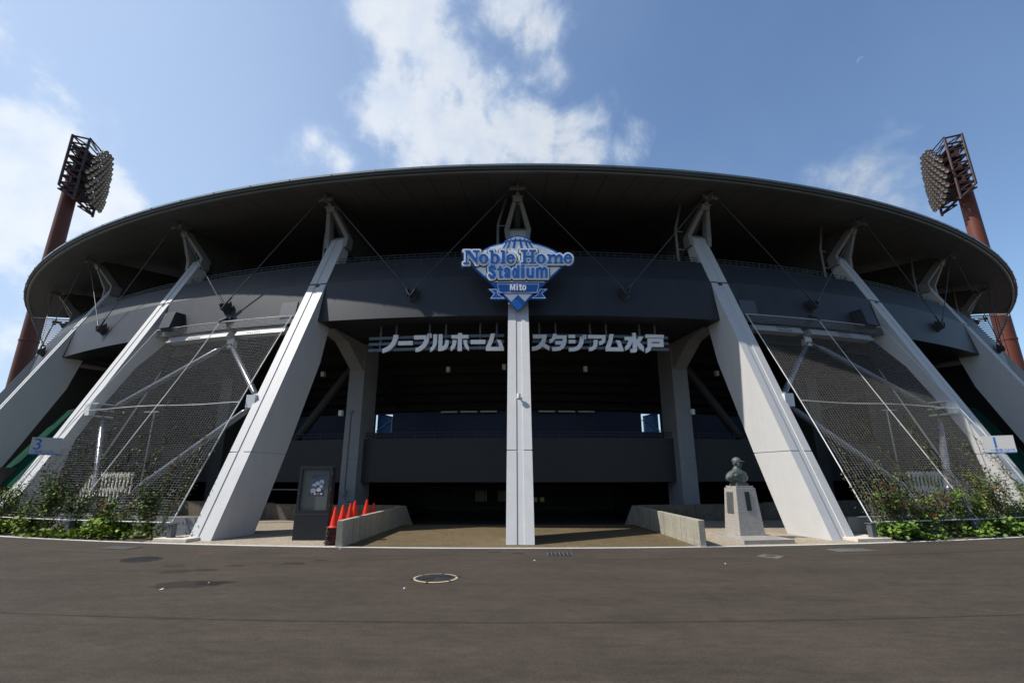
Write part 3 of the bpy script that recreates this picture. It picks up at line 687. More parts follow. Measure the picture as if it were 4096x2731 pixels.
# ------------------------------------------------------------------ entrance letter sign: katakana and kanji on three rails
LET = {
 'no': (1450, [[(858,268),(985,268),(978,340),(950,430),(905,520),(840,600),(760,675),(660,735),(542,768),(548,658),(620,628),(700,580),(770,515),(820,430),(848,345)]]),
 'bar_a': (1450, [[(988,445),(1385,435),(1380,545),(985,553)]]),
 'bu': (1450, [[(1425,285),(1768,275),(1768,345),(1792,345),(1795,232),(1840,232),(1838,360),(1815,470),(1760,570),(1670,660),(1570,720),(1462,742),(1465,635),(1560,600),(1640,540),(1690,460),(1715,383),(1420,393)],[(1862,232),(1908,232),(1905,347),(1860,347)]]),
 'ru': (1750, [[(-118,255),(-12,252),(-15,400),(-30,530),(-75,620),(-135,690),(-205,735),(-203,630),(-155,590),(-130,530),(-120,400)],[(32,252),(138,250),(128,585),(170,570),(205,510),(215,415),(308,415),(300,520),(270,610),(210,670),(120,705),(15,715)]]),
 'ho': (1750, [[(568,218),(677,218),(677,268),(857,268),(855,362),(675,365),(668,710),(555,710),(562,368),(383,370),(385,275),(567,270)],[(418,412),(522,410),(515,500),(495,570),(455,640),(400,690),(362,708),(362,595),(395,555),(412,490)],[(712,412),(815,410),(820,490),(840,555),(865,590),(865,705),(810,670),(760,610),(725,530)]]),
 'bar_b': (1750, [[(915,408),(1322,405),(1320,515),(915,520)]]),
 'mu_a': (1750, [[(1475,233),(1590,232),(1560,360),(1520,480),(1465,605),(1708,603),(1680,510),(1638,405),(1750,405),(1790,500),(1825,610),(1843,703),(1335,703),(1337,600),(1385,510),(1435,380)]]),
 'su': (2080, [[(355,262),(740,260),(730,370),(712,440),(683,508),(810,580),(817,703),(620,583),(560,640),(470,685),(330,708),(328,602),(430,585),(520,530),(580,450),(615,360),(355,362)]]),
 'ta': (2080, [[(915,238),(1018,238),(1010,283),(1290,285),(1288,420),(1265,540),(1210,630),(1120,690),(1000,707),(888,707),(888,610),(1000,605),(1090,590),(1150,535),(977,533),(977,437),(1185,437),(1185,376),(980,376),(930,440),(880,480),(818,497),(817,388),(860,375),(890,335),(905,290)]]),
 'ji': (2080, [[(1342,263),(1528,265),(1530,357),(1345,355)],[(1350,408),(1535,408),(1538,500),(1352,500)],[(1660,312),(1705,312),(1710,385),(1730,385),(1730,268),(1768,268),(1770,400),(1755,500),(1710,600),(1630,680),(1520,715),(1355,722),(1352,627),(1470,622),(1570,585),(1630,510),(1655,420)],[(1785,268),(1832,268),(1837,384),(1790,384)]]),
 'a': (2380, [[(-192,268),(295,275),(293,400),(270,480),(210,530),(118,548),(115,442),(170,430),(195,400),(200,368),(-190,365)],[(-35,408),(75,408),(75,500),(60,580),(20,650),(-60,700),(-165,713),(-170,618),(-95,605),(-50,560),(-37,490)]]),
 'mu_b': (2380, [[(402,248),(518,250),(500,360),(468,490),(425,615),(658,617),(630,520),(577,420),(688,422),(735,520),(770,620),(797,718),(300,712),(298,605),(345,500),(385,380)]]),
 'mizu': (2380, [[(1032,213),(1130,213),(1142,395),(1185,360),(1212,315),(1335,318),(1300,400),(1235,468),(1350,590),(1358,728),(1240,650),(1160,540),(1168,690),(1155,735),(1115,752),(990,752),(988,660),(1055,658),(1043,440),(1000,560),(930,650),(842,708),(840,590),(895,520),(935,415),(820,412),(822,323),(1042,325)]]),
 'to': (2380, [[(1397,257),(1900,268),(1908,355),(1402,345)],[(1455,365),(1888,375),(1895,467),(1790,465),(1565,460),(1460,458)],[(1790,465),(1895,467),(1898,506),(1795,503)],[(1460,458),(1565,460),(1567,500),(1463,498)],[(1463,498),(1567,500),(1795,503),(1898,506),(1905,603),(1568,597),(1545,680),(1490,740),(1412,768),(1408,650),(1445,630),(1462,560)]]),
}
def letter_sign():
    K = 340/2352
    for s, names, lab in ((-1, ['no', 'bar_a', 'bu', 'ru', 'ho', 'bar_b', 'mu_a'], 'pale katakana letters on three grey rails left of the central buttress'),
                          (1, ['su', 'ta', 'ji', 'a', 'mu_b', 'mizu', 'to'], 'pale katakana and kanji letters on three grey rails right of the central buttress')):
        root = thing('letter_sign', pol(40.2, s*RAD(4.2), 5.95), lab, 'sign', 'entrance letter signs')
        for nm in names:
            x0, polys = LET[nm]; mb = MB()
            for P in polys:
                def fr(p, R=40.26): return at_r(x0+p[0]*K, 1300+p[1]*K, 40.26)
                def bk(p): q = fr(p); return Vector((q.x*40.18/40.26, q.y*40.18/40.26, q.z))
                mb.prism(P, fr, bk)
            rel(mb, root).build('letter', 'letter', root)
        for z in (6.435, 6.215, 5.99):
            mb = MB().revolve([(40.15, z-.052), (40.15, z+.052), (40.10, z+.052), (40.10, z-.052)], s*RAD(.72), s*RAD(7.85), 24); rel(mb, root).build('rail', 'rail_grey', root)
        for px in ((1525, 1586, 1719, 1784, 1921, 1987) if s < 0 else (2157, 2222, 2360, 2424, 2557, 2619)):
            p = at_r(px, 1330, 40.07); a = math.atan2(p.x, -p.y); mb = MB(); mb.pbox(40.05, 40.095, a, -.03, .03, 5.94, 7.05); rel(mb, root).build('hanger', 'rail_grey', root)
letter_sign()

# ------------------------------------------------------------------ the emblem board on the central buttress
def emblem():
    Y0 = -41.62
    root = thing('emblem_sign', (0, Y0, 7.0), 'blue and white fan-shaped stadium emblem board on the central buttress', 'sign')
    T = lambda y: (lambda p: at_y(1800+p[0]*.25510, 900+p[1]*.25510, Y0) + Vector((0, y, 0)))
    tip = at_y(1800+1067*.2551, 900+1343*.2551, Y0)
    board = [(1068,1345),(880,1150),(620,900),(330,640),(290,600),(330,520),(490,405),(620,335),(740,297),(830,280),(860,245),(920,200),(990,172),(1065,160),(1145,172),(1215,200),(1270,240),(1300,280),(1400,300),(1520,340),(1640,395),(1720,445),(1800,520),(1830,600),(1790,640),(1500,910),(1250,1150)]
    def U(*fs): return lambda X, Y: np.minimum.reduce([f(X, Y) for f in fs])
    def off(f, d): return lambda X, Y: f(X, Y)-d
    def cut(f, g): return lambda X, Y: np.maximum(f(X, Y), -g(X, Y))
    R = lambda *q: (lambda X, Y: sd_rect(*q, X, Y)); P = lambda q: (lambda X, Y: sd_poly(q, X, Y)); Ls = lambda q, w: (lambda X, Y: sd_line(q, w, X, Y))
    E = lambda *q: (lambda X, Y: sd_ell(*q, X, Y)); ring = lambda cx, cy, a, b, c, d, dx=0: cut(E(cx, cy, a, b), E(cx+dx, cy, c, d))
    noble = U(R(250,430,272,620), R(215,606,303,630), P([(222,420),(318,420),(432,585),(432,632),(418,632),(262,432)]), R(410,430,432,630), R(362,420,466,438),
              ring(530,550,70,74,25,58), R(638,425,680,620), R(618,418,680,436), ring(712,550,68,76,26,58,-6), R(815,425,858,620), R(792,418,858,436), R(796,604,873,622),
              cut(ring(952,550,66,74,29,58), R(985,548,1030,578)), R(925,532,1014,547))
    home = U(R(1145,415,1187,620), R(1270,415,1312,620), R(1180,503,1275,522), R(1108,412,1218,430), R(1238,412,1346,430), R(1110,604,1217,621), R(1238,604,1346,621),
             ring(1425,550,72,72,27,57), R(1540,485,1577,618), R(1635,505,1672,618), R(1720,505,1757,618), R(1516,478,1560,494), R(1515,604,1594,619), R(1620,604,1690,619), R(1705,604,1775,619),
             Ls([(1570,522),(1592,498),(1628,490),(1652,512)], 26), Ls([(1668,522),(1690,498),(1714,490),(1738,512)], 26), cut(ring(1845,548,66,74,29,58), R(1880,545,1925,574)), R(1818,528,1908,543))
    stad = U(Ls([(700,700),(690,672),(655,664),(628,688),(632,722),(682,762),(700,798),(682,830),(645,836),(622,806)], 44), R(770,665,808,845), R(742,700,832,722), R(795,820,832,845),
             Ls([(868,738),(868,715),(890,700),(912,708),(925,725),(925,826)], 38), Ls([(925,770),(885,780),(868,805),(878,828),(905,815)], 36), R(1050,650,1088,845), ring(1018,770,44,77,11,52),
             R(1117,692,1166,845), R(1117,645,1166,674), R(1198,692,1238,820), R(1276,692,1315,845), Ls([(1220,815),(1240,830),(1276,822)], 34), R(1346,692,1386,845), R(1416,705,1456,845), R(1487,705,1526,845), Ls([(1372,712),(1408,692),(1440,712)], 34), Ls([(1446,712),(1478,692),(1508,712)], 34))
    mito = U(R(940,945,962,1040), R(1002,945,1024,1040), P([(942,945),(966,945),(984,1012),(980,1040)]), P([(1022,945),(998,945),(980,1012),(984,1040)]), R(1042,962,1066,1040), R(1042,936,1066,953), R(1091,942,1116,1036), R(1078,962,1130,979), R(1100,1022,1130,1040), ring(1163,1000,33,42,10,27))
    dome = P([(835,300),(870,262),(930,222),(995,198),(1065,188),(1140,198),(1205,222),(1262,262),(1295,300),(1295,330),(835,330)])
    fan = P(board)
    text = U(noble, home, stad)
    white_field = U(lambda X, Y: np.maximum(fan(X, Y)+24, Y-900), lambda X, Y: np.maximum(fan(X, Y)+22, 1075-Y))
    main = P([(725,925),(1410,925),(1372,1080),(765,1080)])
    tl = P([(588,1003),(745,1003),(765,1080),(885,1165),(620,1165),(685,1080)]); tr = P([(1548,1000),(1395,1003),(1372,1080),(1250,1160),(1518,1160),(1450,1075)])
    diamond = P([(1068,1100),(1190,1222),(1068,1345),(945,1222)])
    ribs = U(*[P(q) for q in ([(822,365),(850,365),(910,248),(897,235),(890,262)],[(885,365),(920,365),(966,228),(950,212),(944,240)],[(975,365),(1018,365),(1040,222),(1020,202),(1012,232)],[(1105,365),(1145,365),(1108,222),(1100,202),(1086,230)],[(1207,365),(1237,365),(1180,230),(1168,212),(1156,235)],[(1277,362),(1307,362),(1228,248),(1222,232),(1210,256)])],
             Ls([(866,280),(884,272)], 22), Ls([(915,262),(936,257)], 22), Ls([(978,252),(1000,250)], 24), Ls([(1050,247),(1080,247)], 24), Ls([(1126,250),(1148,253)], 24), Ls([(1192,258),(1212,264)], 22), Ls([(1250,272),(1270,280)], 22))
    B = (170, 140, 1960, 1360)
    def layer(name, fn, m, front, back, box=B, h=5.0):
        mb = MB(); plate(mb, fn, *box, h, T(front), T(back)); rel(mb, root).build(name, m, root)
    layer('board', U(fan, off(U(noble, home), 46), tl, tr, main), 'sign_blue', 0, .12)
    layer('white_panel', U(white_field, lambda X, Y: np.maximum(dome(X, Y), Y-325)), 'sign_white', -.012, 0)
    layer('emblem_ribs', ribs, 'sign_blue', -.024, -.012)
    layer('home_plate', diamond, 'sign_blue', -.026, -.012)
    layer('outline', off(text, 43), 'sign_black', -.026, -.012)
    layer('lettering_backing', off(text, 28), 'sign_white', -.085, -.026)
    layer('ribbon_tail', U(tl, tr), 'sign_blue', -.03, .0); layer('ribbon_tail_border', U(*[cut(off(t, -8), off(t, -15)) for t in (tl, tr)]), 'sign_white', -.036, -.03, h=4.0)
    layer('ribbon', main, 'sign_blue', -.05, -.0); layer('ribbon_border', cut(off(main, -9), off(main, -16)), 'sign_white', -.057, -.05, h=4.0)
    layer('lettering', U(noble, home), 'sign_blue', -.125, -.085, h=4.0); layer('lettering', stad, 'sign_blue', -.122, -.085, h=4.0); layer('lettering', mito, 'sign_white', -.10, -.05, (900, 900, 1240, 1070), 4.0)
    mb = MB()
    for z, dx in ((9.3, .2), (8.2, .2), (7.4, .1)):
        for s in (-1, 1): mb.tube((s*dx, Y0+.13, z), (s*dx, -front_r(z)+.05, z), .03, 6)
    rel(mb, root).build('bracket', 'dark_steel', root)
emblem()

# small lamp on the central buttress
def column_lamp():
    z = 3.78; r = front_r(z); root = thing('wall_lamp', (-.01, -r, z), 'small white cylinder downlight on the central buttress', 'lamp')
    mb = MB().lathe([(0, .075), (.05, .075), (.056, .06), (.056, -.06), (.048, -.06), (.046, -.03), (0, -.03)], (0, -.13, .02), 20); mb.build('shade', 'lamp_white', root, smooth=40)
    mb = MB(); mb.box((0, -.045, .02), (.035, .12, .035)); mb.box((0, .01, .02), (.1, .03, .1)); mb.build('arm', 'lamp_white', root)
column_lamp()

# ------------------------------------------------------------------ loudspeaker boxes on the fascia
for i, (a, lab) in enumerate(((-19.45, 'dark grey loudspeaker box on the sunlit fascia, left side'), (19.25, 'dark grey loudspeaker box on the shaded fascia, right side'))):
    A = RAD(a); z0, z1 = 7.12, 7.80; rr = lambda z: 40.99-.172*(z-6.92)
    root = thing('loudspeaker_box', pol(rr(7.12), A, 7.12), lab, 'loudspeaker', 'loudspeaker boxes on the fascia', A)
    mb = MB(); o = .30
    mb.hexa([pol(R, A, z, off) for z, Rf in ((z0, 41.36), (z1, 41.20)) for R, off in ((Rf, -o), (Rf, o), (rr(z)-.02, o+.06), (rr(z)-.02, -o-.06))]); rel(mb, root).build('cabinet', 'fascia', root, bevel=.012)
    mb = MB(); mb.pbox(40.96, 41.16, A, -.52 if a < 0 else .44, -.44 if a < 0 else .52, 7.12, 7.32); rel(mb, root).build('junction_box', 'dark_steel', root)

# bracket arms on the fascia for the middle of each net's top rope
for s in (-1, 1):
    A = s*RAD(15.7); mb = MB(); mb.hexa([pol(R, A, z, o) for z0 in (0, 1) for R, z, o in ((40.9, 7.18+z0*.28, -.04), (40.9, 7.18+z0*.28, .04), (41.28, 7.10+z0*.07, .04), (41.28, 7.10+z0*.07, -.04))]); o = mb.build('net_arm', 'dark_steel', STAD)
    mb = MB(); mb.pbox(40.88, 40.97, A, .05, .2, 7.25, 7.42); mb.build('wall_plate', 'dark_steel', o)

# ------------------------------------------------------------------ climbing nets, posts, planters, plants
def net_pt(s, u, t):
    """u 0..1 across from the inner buttress outwards, t 0 (bottom) .. 1 (top)"""
    if 0 < u < 1 and 0 < t < 1: u, t = u+.0035*math.sin(7*t+11*u), t+.0035*math.sin(9*u+5*t)
    a_b = 11.55+(20.9-11.55)*u; a_t = 11.38+(20.2-11.38)*u; k = .35*math.sin(math.pi*t)*max(0, 1-u*1.6)
    sag = .06*math.sin(math.pi*t)*math.sin(math.pi*u)
    return pol(44.6+(41.2-44.6)*t+.02-sag, s*RAD(a_b+(a_t-a_b)*t+k*.3), .44+(7.13-.44)*t)
def nets():
    for s in (-1, 1):
        lab = 'white rope climbing net, brightly sunlit, left of the entrance' if s < 0 else 'white rope climbing net in half shade, right of the entrance'
        root = thing('climbing_net', net_pt(s, .5, 0), lab, 'net', 'climbing nets')
        nu, nt_ = 66, 104; rng = random.Random(5)
        mb = MB(); r = .0014
        def strand(pts):
            k = len(pts); vs = []
            for i, p in enumerate(pts):
                d = (pts[min(i+1, k-1)]-pts[max(i-1, 0)]).normalized(); n1 = d.orthogonal().normalized(); n2 = d.cross(n1)
                vs += [p+n1*r, p-n1*.5*r+n2*.87*r, p-n1*.5*r-n2*.87*r]
            mb.add(vs, [(i*3+j, i*3+(j+1) % 3, (i+1)*3+(j+1) % 3, (i+1)*3+j) for i in range(k-1) for j in range(3)])
        wob = lambda: (rng.random()-.5)*.004
        for i in range(1, nu): strand([net_pt(s, i/nu+wob()*.6, j/12) for j in range(13)])
        for j in range(1, nt_):
            t = j/nt_; strand([net_pt(s, i/12, t+wob()*.4) for i in range(13)])
        rel(mb, root).build('mesh', 'rope', root, fix=False)
        def rope(pts, r=.016):
            q = MB().path(pts, r, 6)
            for i in range(len(pts)-1): pass
            rel(q, root).build('edge_rope', 'rope', root, smooth=60)
        rope([net_pt(s, i/24, 0) for i in range(25)]); rope([net_pt(s, i/24, 1) for i in range(25)], .013)
        rope([net_pt(s, 0, j/30) for j in range(31)], .017); rope([net_pt(s, 1, j/30) for j in range(31)], .012); rope([net_pt(s, .49, j/30) for j in range(31)], .012); rope([net_pt(s, i/24, .50) for i in range(25)], .012)
        # planter: low wall behind, posts
        for i, (aa, lab2) in enumerate(((11.5, 'inner'), (15.95, 'middle'), (20.5, 'outer'))):
            p = pol(44.62, s*RAD(aa), 0)
            where = {'inner': 'at the net corner nearest the entrance buttress', 'middle': 'half way along the planted bed', 'outer': 'at the outer end of the net'}[lab2]
            pr = thing('net_post', p, 'short dark net post %s, %s bed' % (where, 'left' if s < 0 else 'right'), 'post', 'net posts', s*RAD(aa))
            MB().box((0, 0, .20), (.15, .15, .40)).build('post_shaft', 'post', pr, bevel=.01); MB().box((0, 0, .412), (.20, .20, .022)).build('post_cap', 'post', pr)
        pw = MB().revolve([(43.9, .003), (43.9, .50), (43.72, .50), (43.72, .003)], s*RAD(11.55), s*RAD(34), 60)
        o = pw.build('planter_wall', 'pillar', origin=pol(43.8, s*RAD(16), 0)); tag(o, 'low grey planter wall behind the %s bed of creepers' % ('left' if s < 0 else 'right'), 'wall', 'planter walls')
nets()

def plants():
    rng = random.Random(11)
    GR = 'shrubs in the beds below the nets'
    words = ['spreading', 'bushy', 'leggy', 'low', 'tall', 'ragged', 'dense', 'loose']
    for s in (-1, 1):
        side = 'left' if s < 0 else 'right'
        # ground ivy: nobody could count it
        pts = []
        for _ in range(7000):
            a = s*RAD(12.0+21*rng.random()**1.0); d = rng.random()
            if math.sin(a*61+s)+.6*math.sin(a*143) < -.35 and rng.random() < .8: continue
            hgt = .26+.16*math.sin(a*70)+.12*math.sin(a*173+1)
            R = 44.98-.9*rng.random(); pts.append(pol(R+.04*rng.gauss(0, 1), a, .03+max(.06, hgt)*rng.random()**.7))
        iv = leaf_cloud(pts, .115, rng, out=(0, -1, .1), up=.5).build('ground_ivy', 'leaf_a' if s < 0 else 'leaf_ivy', fix=False); kind(iv, 'stuff'); iv['label'] = 'broad-leaved ground ivy along the kerb of the %s bed' % side; iv['category'] = 'ivy'
        specs = []
        for i in range(8):
            aa = 12.35+i*1.22+rng.random()*.4; specs.append((aa, .6+.55*rng.random()+(.4 if i in (3, 4, 6) else .55 if i == 0 else 0), .40+.2*rng.random()))
        pos = ['beside the inner post', 'one step out from the inner post', 'two steps out from the inner post', 'just inside the middle post', 'just outside the middle post', 'two steps beyond the middle post', 'short of the outer post', 'beyond the outer post']
        for i, (aa, h, w) in enumerate(specs):
            base = pol(44.42, s*RAD(aa), 0.0); root = thing('shrub', base, '%s green shrub %s, %s bed' % (words[i], pos[i], side), 'shrub', GR)
            stems = MB(); pts = []; cols = {'leaf_a': [], 'leaf_b': [], 'leaf_c': [], 'leaf_rust': []}
            for q in range(15):
                th = rng.random()*6.28; tip = Vector((math.cos(th)*w*(.3+.7*rng.random()), math.sin(th)*w*.55*rng.random()-.05, h*(.55+.55*rng.random())))
                mid = tip*.5+Vector((rng.gauss(0, .05), rng.gauss(0, .05), .08)); stems.path([Vector((rng.gauss(0, .04), rng.gauss(0, .04), .02)), mid, tip], [.011, .008, .004], 5)
                kcol = rng.choice(['leaf_b', 'leaf_b', 'leaf_a', 'leaf_a', 'leaf_c', 'leaf_c'])
                for _ in range(95):
                    t = .15+.85*rng.random(); c = (mid*(2*t) if t < .5 else mid.lerp(tip, 2*t-1)); cols[kcol].append(c+Vector((rng.gauss(0, .07), rng.gauss(0, .06), rng.gauss(0, .06))))
            stems.build('stems', 'stem', root)
            mb = MB(); ms = []
            for n_, pp in cols.items():
                if not pp: continue
                mb.m = len(ms); ms.append(n_); l = leaf_cloud([p for p in pp if p.z > .0], .062, rng, up=.5); mb.add(l.v, l.f)
            mb.build('foliage', ms, root, fix=False)
            if (s > 0 and i in (0, 1, 2, 4)) or (s < 0 and i in (2,)):
                for _ in range(5):
                    c = Vector((rng.gauss(0, w*.45), rng.gauss(-.1, .12), h*(.55+.4*rng.random()))); fb = MB()
                    for k in range(5):
                        t = k*1.257; e = Vector((math.cos(t)*.030, -.012, math.sin(t)*.030)); f = Vector((-math.sin(t)*.019, 0, math.cos(t)*.019)); fb.add([c, c+e+f, c+e*1.4, c+e-f], [(0, 1, 2, 3)])
                    fb.build('flower', 'flower', root, fix=False)
        # creepers that climb the net
        cre = [(.03, .42, .05), (.10, .36, .03), (.22, .30, .05), (.33, .52, .10), (.44, .36, -.02), (.56, .48, .12), (.68, .34, .03), (.80, .42, .02), (.92, .30, .0)] if s < 0 else \
              [(.03, .30, .02), (.10, .28, .0), (.20, .36, -.03), (.30, .40, -.04), (.40, .30, .0), (.52, .44, .02), (.64, .36, -.01), (.76, .50, .03), (.90, .38, .0)]
        ordw = ['against the inner edge rope', 'second from the inner edge rope', 'third from the inner edge rope', 'reaching highest inside the centre rope' if s < 0 else 'fourth from the inner edge rope', 'just inside the centre rope', 'just outside the centre rope', 'midway in the outer half', 'high in the outer half', 'near the outer edge']
        for i, (u0, tt, du) in enumerate(cre):
            root = thing('creeper', net_pt(s, u0, 0), 'thin olive creeper climbing the %s net, %s' % (side, ordw[i]), 'climbing plant', 'creepers on the nets')
            st = MB(); cols = {'leaf_b': [], 'leaf_c': [], 'leaf_rust': []}
            for br in range(3):
                top = tt*(1 if br == 0 else .45+.4*rng.random()); side_d = du if br == 0 else (rng.random()-.5)*.12
                P = [net_pt(s, min(1, max(0, u0+side_d*q/14+.006*math.sin(q*1.7+br))), top*q/14)+Vector((0, -.02, 0)) for q in range(15)]
                st.path(P, [.010-.0005*q for q in range(15)], 5)
                for q in range(int(150*top/.4*(1.6 if s < 0 and i < 2 else 1.2))):
                    f = rng.random()**1.25; k = min(13, int(f*14)); c = P[k].lerp(P[k+1], f*14-k); spread = .12*(1-f)+.03
                    cols[rng.choice(['leaf_b', 'leaf_b', 'leaf_c', 'leaf_c', 'leaf_rust'])].append(c+Vector((rng.gauss(0, spread), rng.gauss(-.01, .03), rng.gauss(0, spread*.7))))
            rel(st, root).build('stems', 'stem', root)
            mb = MB(); ms = []
            for n_, pp in cols.items():
                mb.m = len(ms); ms.append(n_); l = leaf_cloud(pp, .05, rng, up=.4); mb.add(l.v, l.f)
            rel(mb, root).build('foliage', ms, root, fix=False)
plants()

# ------------------------------------------------------------------ things seen through the nets and in the outer bays
def behind_nets():
    for s in (-1, 1):
        side = 'left' if s < 0 else 'right'
        root = thing('lattice_fence', pol(41, s*RAD(23), 0), 'white slatted fence behind the %s net' % side, 'fence', 'slatted fences behind the nets')
        mb = MB()
        for i in range(19):
            a = s*RAD(20.3+5.4*i/18); mb.pbox(40.98, 41.02, a, -.022, .022, .1, 1.72)
        rel(mb, root).build('slats', 'fence_white', root); mb = MB()
        for i in range(18):
            a = s*RAD(20.45+5.4*i/18)
            for z in (.35, .85, 1.35): mb.hexa([pol(R, x, zz) for dz in (0, .05) for R, x, zz in ((41.05, a, z+dz), (41.05, a+s*RAD(.28), z+.3+dz), (41.03, a+s*RAD(.28), z+.3+dz), (41.03, a, z+dz))])
        rel(mb, root).build('diagonals', 'fence_white', root); mb = MB()
        for z in (.2, 1.62): mb.revolve([(40.97, z), (40.97, z+.06), (40.93, z+.06), (40.93, z)], s*RAD(20.2), s*RAD(25.8), 12)
        rel(mb, root).build('rails', 'fence_white', root)
        root = thing('slim_mast', pol(42.2, s*RAD(17.2), 0), 'slim pale mast with a short cross arm behind the %s net' % side, 'pole', 'masts behind the nets')
        mb = MB(); mb.tube(pol(42.2, s*RAD(17.2), 0), pol(42.2, s*RAD(17.2), 3.7), .022, 8); rel(mb, root).build('mast_pole', 'galv', root, smooth=40); mb = MB(); mb.tube(pol(42.2, s*RAD(16.95), 3.7), pol(42.2, s*RAD(17.85), 3.72), .02, 8); rel(mb, root).build('cross_arm', 'galv', root, smooth=40)
        root = thing('green_curtain', pol(42, s*RAD(26.5), 0), 'dark green hanging tarpaulin in the %s outer bay' % side, 'curtain', 'green tarpaulins')
        mb = MB(); n = 60; vs = []
        for j in range(9):
            t = j/8
            for i in range(n+1):
                a = s*RAD(25.4+8.0*i/n); vs.append(pol(42.0-2.0*t+.05*math.sin(i*1.3)+.02*math.sin(i*3.1), a, 1.2+3.4*t))
        mb.add(vs, [(j*(n+1)+i, j*(n+1)+i+1, (j+1)*(n+1)+i+1, (j+1)*(n+1)+i) for j in range(8) for i in range(n)]); rel(mb, root).build('sheet', 'curtain', root, smooth=80, fix=False)
        mb = MB(); mb.path([pol(39.98, s*RAD(25.4+8.0*i/10), 4.62) for i in range(11)], .035, 8); rel(mb, root).build('curtain_rail', 'dark_steel', root)
    # numbered gate boards
    for s, num, jp, lab in ((-1, '3', '三塁側', 'grey gate board with a blue 3 on the left, standing in its own shade'), (1, '1', '一塁側', 'white gate board with a blue 1 on the right, in the sun')):
        A = -s*RAD(35)
        root = thing('gate_sign', (s*14.98, -41.32, 2.24), lab, 'sign', 'gate boards', A)
        w = .36; MB().box((0, 0, .265), (2*w, .03, .53)).build('board', 'sign_board', root); MB().box((0, -.0165, .015), (2*w, .003, .03)).build('blue_stripe', 'sign_blue', root)
        def txt(body, x, z, size, name, m):
            c = bpy.data.curves.new(name, 'FONT'); c.body = body; c.size = size; c.extrude = .0; c.align_x = 'CENTER'; t = bpy.data.objects.new(name, c); COL.objects.link(t)
            dg = bpy.context.evaluated_depsgraph_get(); me = bpy.data.meshes.new_from_object(t.evaluated_get(dg)); bpy.data.objects.remove(t); me.materials.clear(); me.materials.append(M[m])
            o = bpy.data.objects.new(name, me); COL.objects.link(o); o.parent = root; o.location = (x, -.019, z); o.rotation_euler = (math.pi/2, 0, 0); return o
        txt(num, -.20 if s < 0 else -.08, .16, .48, 'gate_number', 'sign_blue'); txt(jp+' GATE', -.05 if s < 0 else .05, .055, .095, 'gate_caption', 'sign_blue')
        mb = MB(); R0 = 44.2
        for o in (-.2, .2): mb.tube((o*1.0, .015, .3), (o*1.0, .62, .3), .02, 6)
        mb.build('bracket', 'galv', root)
behind_nets()

# ------------------------------------------------------------------ concrete walls by the ramp
def walls():
    for s in (-1, 1):
        root = thing('ramp_wall', (s*4.2, -41.8, 0), 'stained low concrete wall on the %s of the ramp' % ('left side, shaded face' if s < 0 else 'right side, sunlit face'), 'wall', 'ramp walls')
        mb = MB(); prof = [(-44.86, -.02), (-44.86, .585), (-38.2, .53), (-36.3, -.5), (-38.0, -.5)]
        mb.prism(prof, lambda p: Vector((s*4.13, p[0], p[1])), lambda p: Vector((s*4.28, p[0], p[1]))); rel(mb, root).build('wall_body', 'wallc', root, bevel=.012)
        mb = MB().prism([(-44.84, -.02), (-44.84, .10), (-38.3, .06), (-38.0, -.15)], lambda p: Vector((s*4.13-s*.012, p[0], p[1])), lambda p: Vector((s*4.13+s*.01, p[0], p[1]))); rel(mb, root).build('plinth', 'wallc', root)
        mb = MB(); o = mb.revolve([(38.75, .003), (38.75, .56), (38.6, .56), (38.6, .003)], s*math.asin(4.30/38.7), s*RAD(14.6), 14).build('plaza_wall', 'wall_brown', origin=pol(38.7, s*RAD(10), 0)); tag(o, 'low brown stained wall behind the %s' % ('notice board' if s < 0 else 'bust'), 'wall', 'plaza walls')
walls()

